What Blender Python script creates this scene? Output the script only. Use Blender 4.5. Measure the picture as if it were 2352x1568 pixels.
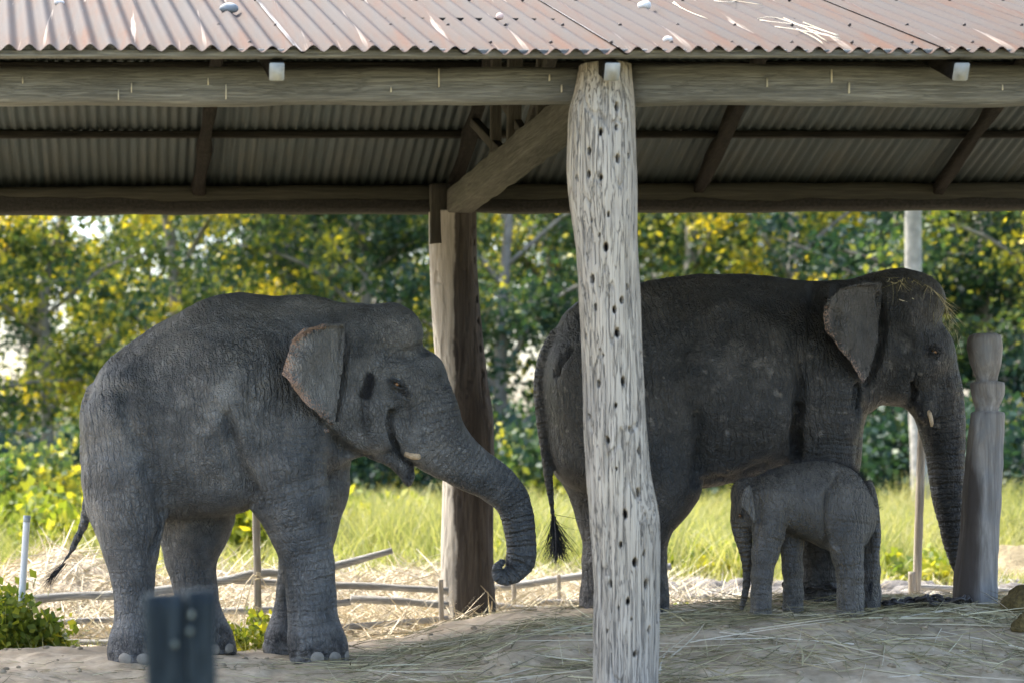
import bpy, math, random
import numpy as np
from mathutils import Vector, Matrix
for o in list(bpy.data.objects): bpy.data.objects.remove(o, do_unlink=True)
SC = bpy.context.scene
COL = SC.collection
rng = np.random.default_rng(7)
random.seed(7)

# ------------------------------------------------------------------ camera
FPX, CX, CY, CAMZ = 4700.0, 300.0, 1030.0, 1.38        # focal length and principal point on a 2352 x 1568 frame
cam_d = bpy.data.cameras.new('camera'); cam = bpy.data.objects.new('camera', cam_d); COL.objects.link(cam)
cam.location = (0, 0, CAMZ); cam.rotation_euler = (math.pi/2, 0, 0)
cam_d.sensor_width = 36; cam_d.lens = 36*FPX/2352
cam_d.shift_x = (1176-CX)/2352; cam_d.shift_y = (CY-784)/2352
cam_d.clip_start = .1; cam_d.clip_end = 3000
cam_d.dof.use_dof = True; cam_d.dof.focus_distance = 12.9; cam_d.dof.aperture_fstop = 1.9
SC.camera = cam
# ------------------------------------------------------------------ sky, sun, exposure
SUN_EL, SUN_AZ = math.radians(56), math.radians(-48)
world = bpy.data.worlds.new('World'); SC.world = world; world.use_nodes = True
wn = world.node_tree; wn.nodes.clear()
sky = wn.nodes.new('ShaderNodeTexSky'); sky.sky_type = 'NISHITA'; sky.sun_disc = False
sky.sun_elevation = SUN_EL; sky.sun_rotation = SUN_AZ; sky.dust_density = 4.0; sky.air_density = 1.0; sky.ozone_density = 1.7
bg = wn.nodes.new('ShaderNodeBackground'); bg.inputs['Strength'].default_value = .15
wo = wn.nodes.new('ShaderNodeOutputWorld')
wn.links.new(sky.outputs[0], bg.inputs[0]); wn.links.new(bg.outputs[0], wo.inputs[0])
sun_d = bpy.data.lights.new('sun', 'SUN'); sun_d.energy = 2.0; sun_d.angle = math.radians(.55); sun_d.color = (1, .93, .8)
sun = bpy.data.objects.new('sun', sun_d); COL.objects.link(sun)
to_sun = Vector((math.sin(SUN_AZ)*math.cos(SUN_EL), math.cos(SUN_AZ)*math.cos(SUN_EL), math.sin(SUN_EL)))
sun.rotation_euler = to_sun.to_track_quat('Z', 'Y').to_euler(); sun.location = (-10, 30, 40)
SC.view_settings.view_transform = 'Standard'; SC.view_settings.look = 'None'
SC.view_settings.exposure = 2.42; SC.view_settings.gamma = 1
SC.render.engine = 'CYCLES'; SC.cycles.use_denoising = True
SC.cycles.max_bounces = 8; SC.cycles.diffuse_bounces = 5; SC.cycles.transparent_max_bounces = 4

# ------------------------------------------------------------------ helpers
def W(px, py, D):
    return np.array(((px-CX)*D/FPX, D, CAMZ+(CY-py)*D/FPX))
def tag(o, label=None, cat=None, group=None, kind=None):
    if label: o['label'] = label
    if cat: o['category'] = cat
    if group: o['group'] = group
    if kind: o['kind'] = kind
    return o
ORG = {}
def thing(name, label, cat, loc=(0, 0, 0), group=None):
    e = bpy.data.objects.new(name, None); COL.objects.link(e); e.location = loc; e.empty_display_size = .2
    ORG[e.name] = np.array(loc, float)
    return tag(e, label, cat, group)
def obj(name, verts, faces, mat, parent=None, smooth=True, at=None, attrs=None, keep=False):
    """one mesh object; verts are world coordinates (they are made local to the parent)"""
    v = np.asarray(verts, np.float64).reshape(-1, 3)
    org = np.zeros(3) if at is None else np.asarray(at, float)
    porg = ORG.get(parent.name, np.zeros(3)) if parent is not None else np.zeros(3)
    if at is None and parent is not None: org = porg
    me = bpy.data.meshes.new(name)
    v = v-org
    if isinstance(faces, np.ndarray):
        n, k = faces.shape
        me.vertices.add(len(v)); me.vertices.foreach_set('co', v.astype(np.float32).ravel())
        me.loops.add(n*k); me.loops.foreach_set('vertex_index', faces.astype(np.int32).ravel())
        me.polygons.add(n); me.polygons.foreach_set('loop_start', np.arange(0, n*k, k, dtype=np.int32))
        me.polygons.foreach_set('loop_total', np.full(n, k, np.int32))
        me.update(calc_edges=True)
    else:
        me.from_pydata([tuple(p) for p in v], [], faces)
    if smooth: me.polygons.foreach_set('use_smooth', np.ones(len(me.polygons), bool))
    if attrs:
        for k, a in attrs.items():
            at_ = me.attributes.new(k, 'FLOAT', 'POINT'); at_.data.foreach_set('value', np.asarray(a, np.float32))
    me.materials.append(mat)
    o = bpy.data.objects.new(name, me); COL.objects.link(o)
    if parent is not None: o.parent = parent
    o.location = org-porg
    ORG[o.name] = org
    return o
# vectorised value noise
def _h(i, j, k, s):
    n = (i*73856093) ^ (j*19349663) ^ (k*83492791) ^ (s*2654435)
    n = (n ^ (n >> 13))*1274126177 & 0x7fffffff
    n = (n ^ (n >> 16))*668265263 & 0x7fffffff
    return ((n >> 7) & 0xffff)/65535.0
def vnoise(p, s=0):
    p = np.asarray(p, np.float64); f = np.floor(p); i = f.astype(np.int64); t = p-f; t = t*t*(3-2*t)
    r = 0
    for a in (0, 1):
        wa = t[..., 0] if a else 1-t[..., 0]
        for b in (0, 1):
            wb = t[..., 1] if b else 1-t[..., 1]
            for c in (0, 1):
                wc = t[..., 2] if c else 1-t[..., 2]
                r = r+wa*wb*wc*_h(i[..., 0]+a, i[..., 1]+b, i[..., 2]+c, s)
    return r*2-1
def fbm(p, s=0, o=3):
    r = 0; a = 1.; p = np.asarray(p, float)
    for k in range(o): r = r+a*vnoise(p*2**k, s+k*17); a *= .5
    return r
def sstep(a, b, x):
    t = np.clip((x-a)/(b-a), 0, 1); return t*t*(3-2*t)
def frames(P):
    P = np.asarray(P, float); T = np.gradient(P, axis=0); T /= np.linalg.norm(T, axis=1)[:, None]+1e-9
    up = np.array((0, 0, 1.)) if abs(T[0][2]) < .9 else np.array((0, 1., 0))
    N = np.zeros_like(P); n = np.cross(T[0], up); n /= np.linalg.norm(n); N[0] = n
    for i in range(1, len(P)):
        n = n-T[i]*np.dot(n, T[i]); n /= np.linalg.norm(n)+1e-9; N[i] = n
    return T, N, np.cross(T, N)
def resample(P, n):
    P = np.asarray(P, float); L = np.r_[0, np.cumsum(np.linalg.norm(np.diff(P[:, :3], axis=0), axis=1))]
    t = np.linspace(0, L[-1], n)
    # Catmull-like smoothing through pchip-free cubic: simple linear then one smoothing pass
    Q = np.stack([np.interp(t, L, P[:, c]) for c in range(P.shape[1])], 1)
    for _ in range(2):
        Q[1:-1] = .25*Q[:-2]+.5*Q[1:-1]+.25*Q[2:]
    return Q
def tube(P, R, n=8, noise=0., seed=0, nscale=6., cap=True):
    P = np.asarray(P, float); R = np.broadcast_to(np.asarray(R, float), (len(P),))
    T, N, B = frames(P)
    a = np.linspace(0, 2*np.pi, n, endpoint=False)
    V = P[:, None]+R[:, None, None]*(np.cos(a)[None, :, None]*N[:, None]+np.sin(a)[None, :, None]*B[:, None])
    if noise:
        d = V-P[:, None]
        V = P[:, None]+d*(1+noise*fbm(V*nscale, seed)[..., None])
    m = len(P); V = V.reshape(-1, 3)
    F = [(i*n+j, i*n+(j+1) % n, (i+1)*n+(j+1) % n, (i+1)*n+j) for i in range(m-1) for j in range(n)]
    if cap:
        F.append(tuple(range(n))[::-1]); F.append(tuple((m-1)*n+j for j in range(n)))
    return V, F
def merge(*parts):
    V = []; F = []; k = 0
    for v, f in parts:
        V.append(np.asarray(v, float).reshape(-1, 3)); F += [tuple(i+k for i in q) for q in f]; k += len(V[-1])
    return np.concatenate(V), F
def beam(A, B, w, h, seg=24, noise=.006, seed=0, up=(0, 0, 1), bev=.012, nscale=5.):
    """sawn timber from A to B, w across and h high, worn edges"""
    A = np.asarray(A, float); B = np.asarray(B, float); T = (B-A)/np.linalg.norm(B-A)
    up = np.asarray(up, float); S = np.cross(T, up); S /= np.linalg.norm(S); U = np.cross(S, T)
    sub = 3
    prof = []
    x, y, b = w/2, h/2, bev
    c = [(-x+b, -y), (x-b, -y), (x, -y+b), (x, y-b), (x-b, y), (-x+b, y), (-x, y-b), (-x, -y+b)]
    for i in range(8):
        p, q = np.array(c[i]), np.array(c[(i+1) % 8]); k = sub if i % 2 == 0 else 1
        for j in range(k): prof.append(p+(q-p)*j/k)
    prof = np.array(prof); n = len(prof)
    t = np.linspace(0, 1, seg+1)
    V = A+(B-A)*t[:, None, None]+prof[None, :, 0, None]*S+prof[None, :, 1, None]*U
    if noise:
        C = A+(B-A)*t[:, None, None]; q = V*nscale
        V = V+(V-C)/np.linalg.norm(V-C, axis=2)[..., None]*noise*fbm(q, seed)[..., None]
    V = V.reshape(-1, 3)
    F = [(i*n+j, (i+1)*n+j, (i+1)*n+(j+1) % n, i*n+(j+1) % n) for i in range(seg) for j in range(n)]
    F.append(tuple(range(n))); F.append(tuple(seg*n+j for j in range(n))[::-1])
    return V, F
def box(x0, x1, y0, y1, z0, z1):
    V = [(x, y, z) for z in (z0, z1) for y in (y0, y1) for x in (x0, x1)]
    return np.array(V, float), [(0, 2, 3, 1), (4, 5, 7, 6), (0, 1, 5, 4), (2, 6, 7, 3), (0, 4, 6, 2), (1, 3, 7, 5)]
def blob(c, r, seed=0, noise=.2, nu=14, nv=9, nscale=2., flat=None):
    th = np.linspace(0, np.pi, nv); ph = np.linspace(0, 2*np.pi, nu, endpoint=False)
    d = np.stack([np.sin(th)[:, None]*np.cos(ph), np.sin(th)[:, None]*np.sin(ph), np.cos(th)[:, None]+0*ph], -1).reshape(-1, 3)
    V = d*(1+noise*fbm(d*nscale+seed*3.7, seed)[:, None])*np.asarray(r, float)+np.asarray(c, float)
    F = [(i*nu+j, (i+1)*nu+j, (i+1)*nu+(j+1) % nu, i*nu+(j+1) % nu) for i in range(nv-1) for j in range(nu)]
    return V, F
def ribbons(base, dirs, lens, widths, bend, seg=3, seed=0):
    """thin strands as flat strips: returns verts and quad faces (numpy)"""
    r = np.random.default_rng(seed); n = len(base)
    d = dirs/np.linalg.norm(dirs, axis=1)[:, None]
    side = np.cross(d, r.normal(size=(n, 3))); side /= np.linalg.norm(side, axis=1)[:, None]
    t = np.linspace(0, 1, seg+1)
    C = base[:, None]+d[:, None]*(t[None, :, None]*lens[:, None, None])+bend[:, None]*(t[None, :, None]**2)
    wd = widths[:, None]*(1-.75*t[None]**1.5)
    L = C-side[:, None]*wd[..., None]/2; R_ = C+side[:, None]*wd[..., None]/2
    V = np.stack([L, R_], 2).reshape(-1, 3)
    b = (np.arange(n)*(seg+1)*2)[:, None]+(np.arange(seg)*2)[None]
    F = np.stack([b, b+1, b+3, b+2], -1).reshape(-1, 4)
    return V, F

# ------------------------------------------------------------------ materials
class NT:
    def __init__(s, name):
        s.m = bpy.data.materials.new(name); s.m.use_nodes = True; s.t = s.m.node_tree; s.t.nodes.clear()
        s.out = s.n('ShaderNodeOutputMaterial')
    def n(s, typ, **kw):
        x = s.t.nodes.new(typ)
        for k, v in kw.items(): setattr(x, k, v)
        return x
    def l(s, a, b): s.t.links.new(a, b)
    def val(s, sock, v):
        if hasattr(v, 'links') or isinstance(v, bpy.types.NodeSocket): s.l(v, sock)
        else:
            try: sock.default_value = v
            except Exception: sock.default_value = (*v, 1)
    def coord(s, scale=(1, 1, 1), kind='Object', rot=(0, 0, 0)):
        c = s.n('ShaderNodeTexCoord'); m = s.n('ShaderNodeMapping'); m.inputs['Scale'].default_value = scale; m.inputs['Rotation'].default_value = rot
        s.l(c.outputs[kind], m.inputs[0]); return m.outputs[0]
    def noise(s, vec, scale, detail=4, rough=.55, dist=0):
        x = s.n('ShaderNodeTexNoise'); s.l(vec, x.inputs['Vector']); x.inputs['Scale'].default_value = scale
        x.inputs['Detail'].default_value = detail; x.inputs['Roughness'].default_value = rough; x.inputs['Distortion'].default_value = dist
        return x.outputs[0]
    def voro(s, vec, scale, feature='F1', rand=1):
        x = s.n('ShaderNodeTexVoronoi', feature=feature); s.l(vec, x.inputs['Vector']); x.inputs['Scale'].default_value = scale
        x.inputs['Randomness'].default_value = rand; return x.outputs['Distance']
    def ramp(s, fac, stops, interp='LINEAR'):
        x = s.n('ShaderNodeValToRGB'); e = x.color_ramp; e.interpolation = interp
        while len(e.elements) < len(stops): e.elements.new(.5)
        for el, (p, c) in zip(e.elements, stops):
            el.position = p; el.color = (c, c, c, 1) if np.isscalar(c) else (*c, 1)
        s.l(fac, x.inputs[0]); return x.outputs[0]
    def mix(s, fac, a, b, mode='MIX'):
        x = s.n('ShaderNodeMix', data_type='RGBA', blend_type=mode)
        s.val(x.inputs[0], fac); s.val(x.inputs[6], a); s.val(x.inputs[7], b); return x.outputs[2]
    def math(s, op, a, b=0., c=0.):
        x = s.n('ShaderNodeMath', operation=op); s.val(x.inputs[0], a); s.val(x.inputs[1], b); s.val(x.inputs[2], c); return x.outputs[0]
    def attr(s, name):
        x = s.n('ShaderNodeAttribute', attribute_name=name); return x.outputs['Fac']
    def bump(s, h, dist=.01, strength=1., nrm=None):
        x = s.n('ShaderNodeBump'); x.inputs['Distance'].default_value = dist; x.inputs['Strength'].default_value = strength
        s.l(h, x.inputs['Height'])
        if nrm is not None: s.l(nrm, x.inputs['Normal'])
        return x.outputs[0]
    def principled(s, col, rough=.8, nrm=None, spec=.3, metal=0.):
        x = s.n('ShaderNodeBsdfPrincipled'); s.val(x.inputs['Base Color'], col); s.val(x.inputs['Roughness'], rough)
        x.inputs['Specular IOR Level'].default_value = spec; s.val(x.inputs['Metallic'], metal)
        if nrm is not None: s.l(nrm, x.inputs['Normal'])
        s.l(x.outputs[0], s.out.inputs[0]); return x

def mat_wood(name, base, dark, light, axis='z', rough=.85, crack=1., streaks=None):
    t = NT(name); k = {'x': (1.1, 26, 26), 'y': (26, 1.1, 26), 'z': (26, 26, 1.1)}[axis]
    v = t.coord(k); v1 = t.coord((1, 1, 1))
    g = t.noise(v, 2.2, 7, .7, .2); big = t.noise(v1, 2.1, 4)
    c = t.ramp(g, [(.28, dark), (.5, base), (.75, light)])
    c = t.mix(t.ramp(big, [(.35, 0.), (.7, .55)]), c, dark)
    cr = t.noise(v, 3.5, 5, .6, .5); crk = t.ramp(cr, [(.44, 1.), (.5, 0.), (.56, 1.)])
    c = t.mix(t.math('MULTIPLY', t.math('SUBTRACT', 1., crk), .35*crack), c, tuple(.35*x for x in dark))
    h = t.math('ADD', t.math('MULTIPLY', g, .5), t.math('MULTIPLY', crk, .5*crack))
    t.principled(c, rough, t.bump(h, .012, .8), .08); return t.m
def mat_plain(name, col, rough=.8, var=.25, scale=8., bump=.004, spec=.3, metal=0.):
    t = NT(name); v = t.coord()
    n = t.noise(v, scale, 5); c = t.mix(t.ramp(n, [(.3, 0.), (.7, 1.)]), tuple(x*(1-var) for x in col), tuple(min(1, x*(1+var)) for x in col))
    t.principled(c, rough, t.bump(t.noise(v, scale*3, 4), bump, .8), spec, metal); return t.m
def mat_leaf(name, stops, trans=.45, clump=.35, rough=.5):
    """leaf colour varies from leaf to leaf and from bough to bough; light passes through"""
    t = NT(name); v = t.coord()
    g = t.n('ShaderNodeNewGeometry'); oi = t.n('ShaderNodeObjectInfo')
    n = t.noise(v, clump, 2)
    f = t.math('ADD', t.math('MULTIPLY', g.outputs['Random Per Island'], .5), t.math('MULTIPLY', t.math('SUBTRACT', n, .5), 2.))
    f = t.math('ADD', f, t.math('MULTIPLY', oi.outputs['Random'], .25))
    c = t.ramp(f, stops)
    d = t.n('ShaderNodeBsdfPrincipled'); t.l(c, d.inputs['Base Color']); d.inputs['Roughness'].default_value = rough; d.inputs['Specular IOR Level'].default_value = .35
    tr = t.n('ShaderNodeBsdfTranslucent')
    c2 = t.mix(1., c, (1.25, 1.15, .5), 'MULTIPLY'); t.l(c2, tr.inputs[0])
    m = t.n('ShaderNodeMixShader'); m.inputs[0].default_value = trans
    t.l(d.outputs[0], m.inputs[1]); t.l(tr.outputs[0], m.inputs[2]); t.l(m.outputs[0], t.out.inputs[0]); return t.m
# ------------------------------------------------------------------ ground
def mound(X, Y):
    """raised earth platform under the shelter, higher to the right"""
    X = np.asarray(X, float); Y = np.asarray(Y, float)
    side = sstep(1.2, 3.1, X+.25*np.sin(Y*1.7))
    plat = .27+.07*sstep(3.2, 5., X)-.03*sstep(6., 7.5, X)
    front = sstep(10.9, 12.9, Y+.25*np.sin(X*1.9)); back = 1-sstep(14.45, 15.3, Y)
    return side*plat*front*back
def ground_z(X, Y):
    X = np.asarray(X, float); Y = np.asarray(Y, float)
    p = np.stack([X, Y, 0*X], -1)
    near = np.exp(-((Y-13)/9)**2)
    z = mound(X, Y)+near*(.034*fbm(p*1.3, 3)+.017*fbm(p*5, 9)+.004*vnoise(p*17, 4))
    z = z+.035*np.exp(-((Y-13.05)/.5)**2)*(1-sstep(.2, 1.8, X))*0
    z = z-.05*sstep(13.9, 14.6, Y)*(1-sstep(1.2, 2.6, X))
    z = z+sstep(16, 30, Y)*.10*fbm(p*.25, 21)
    return z
xs = np.r_[np.linspace(-400, -12, 14), np.linspace(-10, -2.2, 30), np.linspace(-2, 8.5, 420), np.linspace(8.8, 30, 50), np.linspace(34, 500, 14)]
ys = np.r_[np.linspace(-60, 5, 14), np.linspace(5.5, 11, 30), np.linspace(11.03, 17, 240), np.linspace(17.1, 32, 70), np.linspace(33, 70, 30), np.linspace(80, 900, 14)]
GX, GY = np.meshgrid(xs, ys); GZ = ground_z(GX, GY)
nx, ny = len(xs), len(ys)
ii = np.arange(nx*ny).reshape(ny, nx)
GF = np.stack([ii[:-1, :-1], ii[:-1, 1:], ii[1:, 1:], ii[1:, :-1]], -1).reshape(-1, 4)
t = NT('earth'); v = t.coord()
big = t.noise(v, .9, 5); fine = t.noise(v, 22, 6, .7); mid = t.noise(v, 5., 5, .6)
dirt = t.ramp(mid, [(.3, (.33, .255, .165)), (.5, (.46, .37, .25)), (.72, (.58, .48, .34))])
dirt = t.mix(t.ramp(t.noise(v, 2.3, 6, .65), [(.5, 0.), (.66, .75)]), dirt, (.24, .19, .12))
dirt = t.mix(t.ramp(fine, [(.45, 0.), (.75, .45)]), dirt, (.23, .19, .135))
sepx = t.n('ShaderNodeSeparateXYZ'); t.l(v, sepx.inputs[0])
strawc = t.ramp(mid, [(.3, (.42, .35, .25)), (.55, (.56, .49, .38)), (.75, (.66, .6, .49))])
grassc = t.ramp(mid, [(.3, (.07, .10, .02)), (.6, (.2, .22, .05)), (.8, (.33, .3, .1))])
yy = t.math('ADD', sepx.outputs[1], t.math('MULTIPLY', t.math('SUBTRACT', big, .5), 3.))
c = t.mix(t.ramp(t.math('DIVIDE', yy, 100.), [(.148, 0.), (.158, 1.)]), dirt, strawc)
c = t.mix(t.ramp(t.math('DIVIDE', yy, 100.), [(.195, 0.), (.215, 1.)]), c, grassc)
bounce_tint = t.ramp(mid, [(.3, (.13, .12, .06)), (.7, (.27, .235, .13))])
c = t.mix(t.ramp(t.math('DIVIDE', yy, 100.), [(.085, 0.), (.10, 1.)]), bounce_tint, c)  # out-of-view ground in front, tinted for the light it bounces
hh = t.math('ADD', t.math('MULTIPLY', mid, .6), t.math('MULTIPLY', fine, .4))
t.principled(c, .92, t.bump(hh, .03, .7), .15)
M_earth = t.m
tag(obj('ground', np.stack([GX, GY, GZ], -1), GF, M_earth), 'bare beige earth with a raised platform and grassland behind', 'ground', kind='structure')
def gz(x, y): return float(ground_z(np.array([x]), np.array([y]))[0])
# ------------------------------------------------------------------ shelter
M_beamf = mat_wood('weathered beam wood', (.215, .22, .205), (.12, .122, .115), (.31, .31, .29), 'x', crack=.6)
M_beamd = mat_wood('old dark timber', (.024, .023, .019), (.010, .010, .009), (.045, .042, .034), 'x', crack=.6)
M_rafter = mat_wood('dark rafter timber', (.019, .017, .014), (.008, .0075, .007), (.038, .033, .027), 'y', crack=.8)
M_tie = mat_wood('tie beam timber', (.10, .096, .08), (.05, .047, .04), (.16, .15, .125), 'y', crack=.5)
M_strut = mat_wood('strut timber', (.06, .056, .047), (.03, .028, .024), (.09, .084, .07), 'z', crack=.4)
M_endgrain = mat_plain('pale cut end', (.28, .29, .275), .85, .3, 9)
def mat_tin(name, rust):
    t = NT(name); v = t.coord(); n1 = t.noise(v, 1.1, 5, .6); n2 = t.noise(t.coord((9, .7, .7)), 1.6, 5, .65); n3 = t.noise(v, 30, 4, .6)
    oi = t.n('ShaderNodeObjectInfo'); rnd = oi.outputs['Random']
    if rust:
        c = t.ramp(n2, [(.3, (.05, .05, .05)), (.44, (.06, .047, .04)), (.57, (.07, .042, .029)), (.7, (.08, .034, .018))])
        c = t.mix(t.ramp(n1, [(.42, 0.), (.66, .75)]), c, (.062, .056, .053))
        c = t.mix(t.ramp(t.noise(t.coord((22, .55, .55)), 1., 4, .6, .3), [(.62, 0.), (.68, .85)]), c, (.30, .26, .22))
        c = t.mix(t.ramp(t.noise(t.coord((14, .9, .9)), 1.3, 5, .7), [(.58, 0.), (.75, .7)]), c, (.06, .024, .012))
        c = t.mix(t.math('MULTIPLY', t.attr('lap'), t.ramp(t.noise(t.coord((12, .4, .4)), 2.2, 4, .6), [(.4, .15), (.55, .9)])), c, (.5, .47, .43))
        c = t.mix(t.math('MULTIPLY', rnd, .35), c, (.036, .034, .034))
        rough = .8; metal = 0.
    else:
        c = t.ramp(n2, [(.25, (.026, .038, .042)), (.5, (.043, .057, .060)), (.75, (.07, .082, .08))])
        c = t.mix(t.ramp(n1, [(.5, 0.), (.75, .55)]), c, (.065, .058, .042))
        c = t.mix(t.math('MULTIPLY', rnd, .4), c, (.05, .058, .058))
        rough = .6; metal = .2
    t.principled(c, rough, t.bump(n3, .003, .6), .15 if rust else .06, metal); return t.m
M_tin_out = mat_tin('rusted corrugated iron', True); M_tin_in = mat_tin('grey corrugated iron', False)

shelter = thing('shelter', 'open timber elephant shelter with rusty corrugated iron roof on log posts', 'shelter', (2.55, 13.5, 0))
TAN = .38; Y0, Z0, YR = 10.45, 3.415, 13.5           # eave, its height, ridge
ZR = Z0+(YR-Y0)*TAN
def sheet(x0, x1, front, pitch, amp, seed, dy=0., skew=0.):
    step = pitch/10; n = int(round((x1-x0)/step)); x = np.linspace(x0, x1, n+1)
    d = np.linspace(0, (YR-Y0+.05) if front else (16.5-YR), 9)
    X, Dd = np.meshgrid(x, d)
    wob = .01*vnoise(np.stack([X*.9, Dd*.6, 0*X], -1), 3)
    Zc = amp*np.cos(2*np.pi*X/pitch)+wob
    if front:
        e = .012*vnoise(np.stack([X*3, 0*X, 0*X+seed], -1), 5)+dy
        Y = Y0+Dd+e*(1-Dd/4); Z = Z0+Dd*TAN+Zc; Xs = X-skew*Dd
        if seed == 106:                                 # a bent spot on the edge of one sheet
            dent = np.exp(-((X-3.62)/.09)**2)*np.exp(-(Dd/.18)**2); Z = Z-.05*dent
    else:
        Y = YR+Dd; Z = ZR-Dd*TAN+Zc-.012; Xs = X
    V = np.stack([Xs, Y, Z], -1).reshape(-1, 3); a = np.arange(len(V)).reshape(X.shape)
    if front: F = np.stack([a[:-1, :-1], a[:-1, 1:], a[1:, 1:], a[1:, :-1]], -1).reshape(-1, 4)
    else: F = np.stack([a[:-1, :-1], a[1:, :-1], a[1:, 1:], a[:-1, 1:]], -1).reshape(-1, 4)
    return V, F
def thicken(V, F, t_):
    n = len(V); V2 = V-np.array((0, 0, t_))
    return np.concatenate([V, V2]), np.concatenate([F, F[:, ::-1]+n])
PF = .1035; k = 0
for i in range(-5, 11):                                  # each front sheet laps the next by one wave
    x0 = i*PF*8; V, F = sheet(x0, x0+PF*9, True, PF, .017, 100+i, dy=random.uniform(-.012, .012), skew=.07)
    nv = len(V); U = V[:, 0]+.07*(V[:, 1]-Y0)-x0; w = random.choice((.0, .006, .012, .02, .03)); lap = sstep(w+.012, w, np.abs(U-random.choice((.01, .03, .36))))*(w > 0)
    V = V+np.array((0, 0, .003*(i % 2)+.0015)); V, F = thicken(V, F, .0016)
    obj('corrugated_sheet', V, F, M_tin_out, shelter, at=(x0, Y0, Z0), attrs={'lap': np.r_[lap, lap*0]})
PB = .076
for i in range(-5, 14):
    x0 = i*PB*10; V, F = sheet(x0, x0+PB*11, False, PB, .010, 300+i)
    V = V+np.array((0, 0, .003*(i % 2))); V, F = thicken(V, F, .0016)
    obj('corrugated_sheet', V, F, M_tin_in, shelter, at=(x0, 16.5, ZR-(16.5-YR)*TAN))
# ridge cap
V = np.array([(x, YR+dy, ZR+.035-abs(dy)*TAN+.02*(dy == 0)) for x in np.linspace(-4.4, 10.2, 30) for dy in (-.22, 0, .22)]); F = []
for i in range(29):
    for j in range(2): a = i*3+j; F.append((a, a+3, a+4, a+1))
obj('ridge_cap', V, F, M_tin_out, shelter, smooth=False)
# roofing nails
parts = []
for dd in (.1, .62, 1.45, 2.3):
    for i in range(-22, 60):
        if i % 3: continue
        x = round((i*PF*1.0+(0 if int(dd*10) % 2 else PF*2))/PF)*PF
        z = Z0+dd*TAN+.0125+.012; parts.append(blob((x-.07*dd, Y0+dd, z-.004), (.011, .011, .009), i, .1, 6, 4))
obj('roof_nails', *merge(*parts), mat_plain('dark nail iron', (.05, .04, .035), .6), shelter)['kind'] = 'stuff'
# purlins
def purl(y, z, h, w, mat, seed, front=True, x0=-4.3, x1=10.1):
    obj('purlin', *beam((x0, y, z), (x1, y, z), w, h, 120, .006, seed, bev=.006, nscale=3), mat, shelter)
# beam() puts w across: for an x-beam that is the depth
def onroof(y, off): return (Z0+(y-Y0)*TAN if y < YR else ZR-(y-YR)*TAN)+off
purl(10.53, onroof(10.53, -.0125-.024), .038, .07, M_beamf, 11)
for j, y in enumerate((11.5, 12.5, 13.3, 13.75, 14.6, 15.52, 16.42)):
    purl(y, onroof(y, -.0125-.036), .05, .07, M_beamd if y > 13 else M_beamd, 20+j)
# rafters: (x at the front eave, x at the back eave)
RAF = [(-2.8, -3.3), (-1.05, -1.35), (.75, .53), (2.47, 2.57), (4.26, 4.5), (6.1, 6.4), (8., 8.3)]
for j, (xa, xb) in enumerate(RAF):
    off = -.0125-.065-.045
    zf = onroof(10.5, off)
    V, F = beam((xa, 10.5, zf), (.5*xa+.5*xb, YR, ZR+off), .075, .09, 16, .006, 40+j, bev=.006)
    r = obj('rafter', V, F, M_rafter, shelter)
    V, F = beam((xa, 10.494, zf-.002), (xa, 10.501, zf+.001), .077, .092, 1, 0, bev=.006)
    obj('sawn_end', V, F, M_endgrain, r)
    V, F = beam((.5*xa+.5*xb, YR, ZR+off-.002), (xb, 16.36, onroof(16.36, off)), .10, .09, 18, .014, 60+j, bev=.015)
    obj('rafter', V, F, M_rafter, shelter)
# eave beams
def eave(x0, x1, y, zt, zb, w, mat, seed, sl0=0., sl1=0.):
    h = zt-zb
    V, F = beam((x0, y, (zt+zb)/2+sl0), (x1, y, (zt+zb)/2+sl1), w, h, 90, .011, seed, bev=.03, nscale=2.2)
    return obj('eave_beam', V, F, mat, shelter)
S11 = 10.9/FPX
eave(-4.4, 2.42, 10.92, CAMZ+(CY-156)*S11, CAMZ+(CY-239)*S11, .17, M_beamf, 71)
eave(2.66, 10.2, 10.92, CAMZ+(CY-154)*S11, CAMZ+(CY-240)*S11, .17, M_beamf, 72, .01, -.02)
tb = NT('far beam timber with bark'); v = tb.coord((1, 1, 1)); sp = tb.n('ShaderNodeSeparateXYZ'); tb.l(v, sp.inputs[0])
g = tb.noise(tb.coord((1.1, 26, 26)), 2.2, 7, .7, .2)
c0 = tb.ramp(g, [(.28, (.034, .033, .026)), (.5, (.05, .048, .037)), (.75, (.078, .073, .057))])
bk = tb.ramp(tb.noise(tb.coord(), 40, 5, .7), [(.3, (.014, .014, .012)), (.7, (.036, .034, .03))])
edge = tb.math('ADD', sp.outputs[2], tb.math('MULTIPLY', tb.math('SUBTRACT', tb.noise(tb.coord((.8, 1, 1)), 1.6, 4), .5), .14))
mk = tb.ramp(edge, [(.5, 1.), (.506, 0.)])
bm = tb.math('MULTIPLY', tb.noise(tb.coord(), 40, 5, .7), mk)
tb.principled(tb.mix(mk, c0, bk), .9, tb.bump(tb.math('ADD', bm, tb.math('MULTIPLY', g, .4)), .012, .8), .15)
S16 = 16.2/FPX
zb0 = CAMZ+(CY-491)*S16; zt0 = CAMZ+(CY-429)*S16
V, F = beam((-4.4, 16.28, (zb0+zt0)/2-.02), (10.2, 16.28, (zb0+zt0)/2+.055), .2, zt0-zb0, 120, .012, 75, bev=.03, nscale=2.2)
obj('eave_beam', V-np.array((0, 0, 0)), F, tb.m, shelter, at=(2.5, 16.28, (zb0+zt0)/2-.5))
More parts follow.
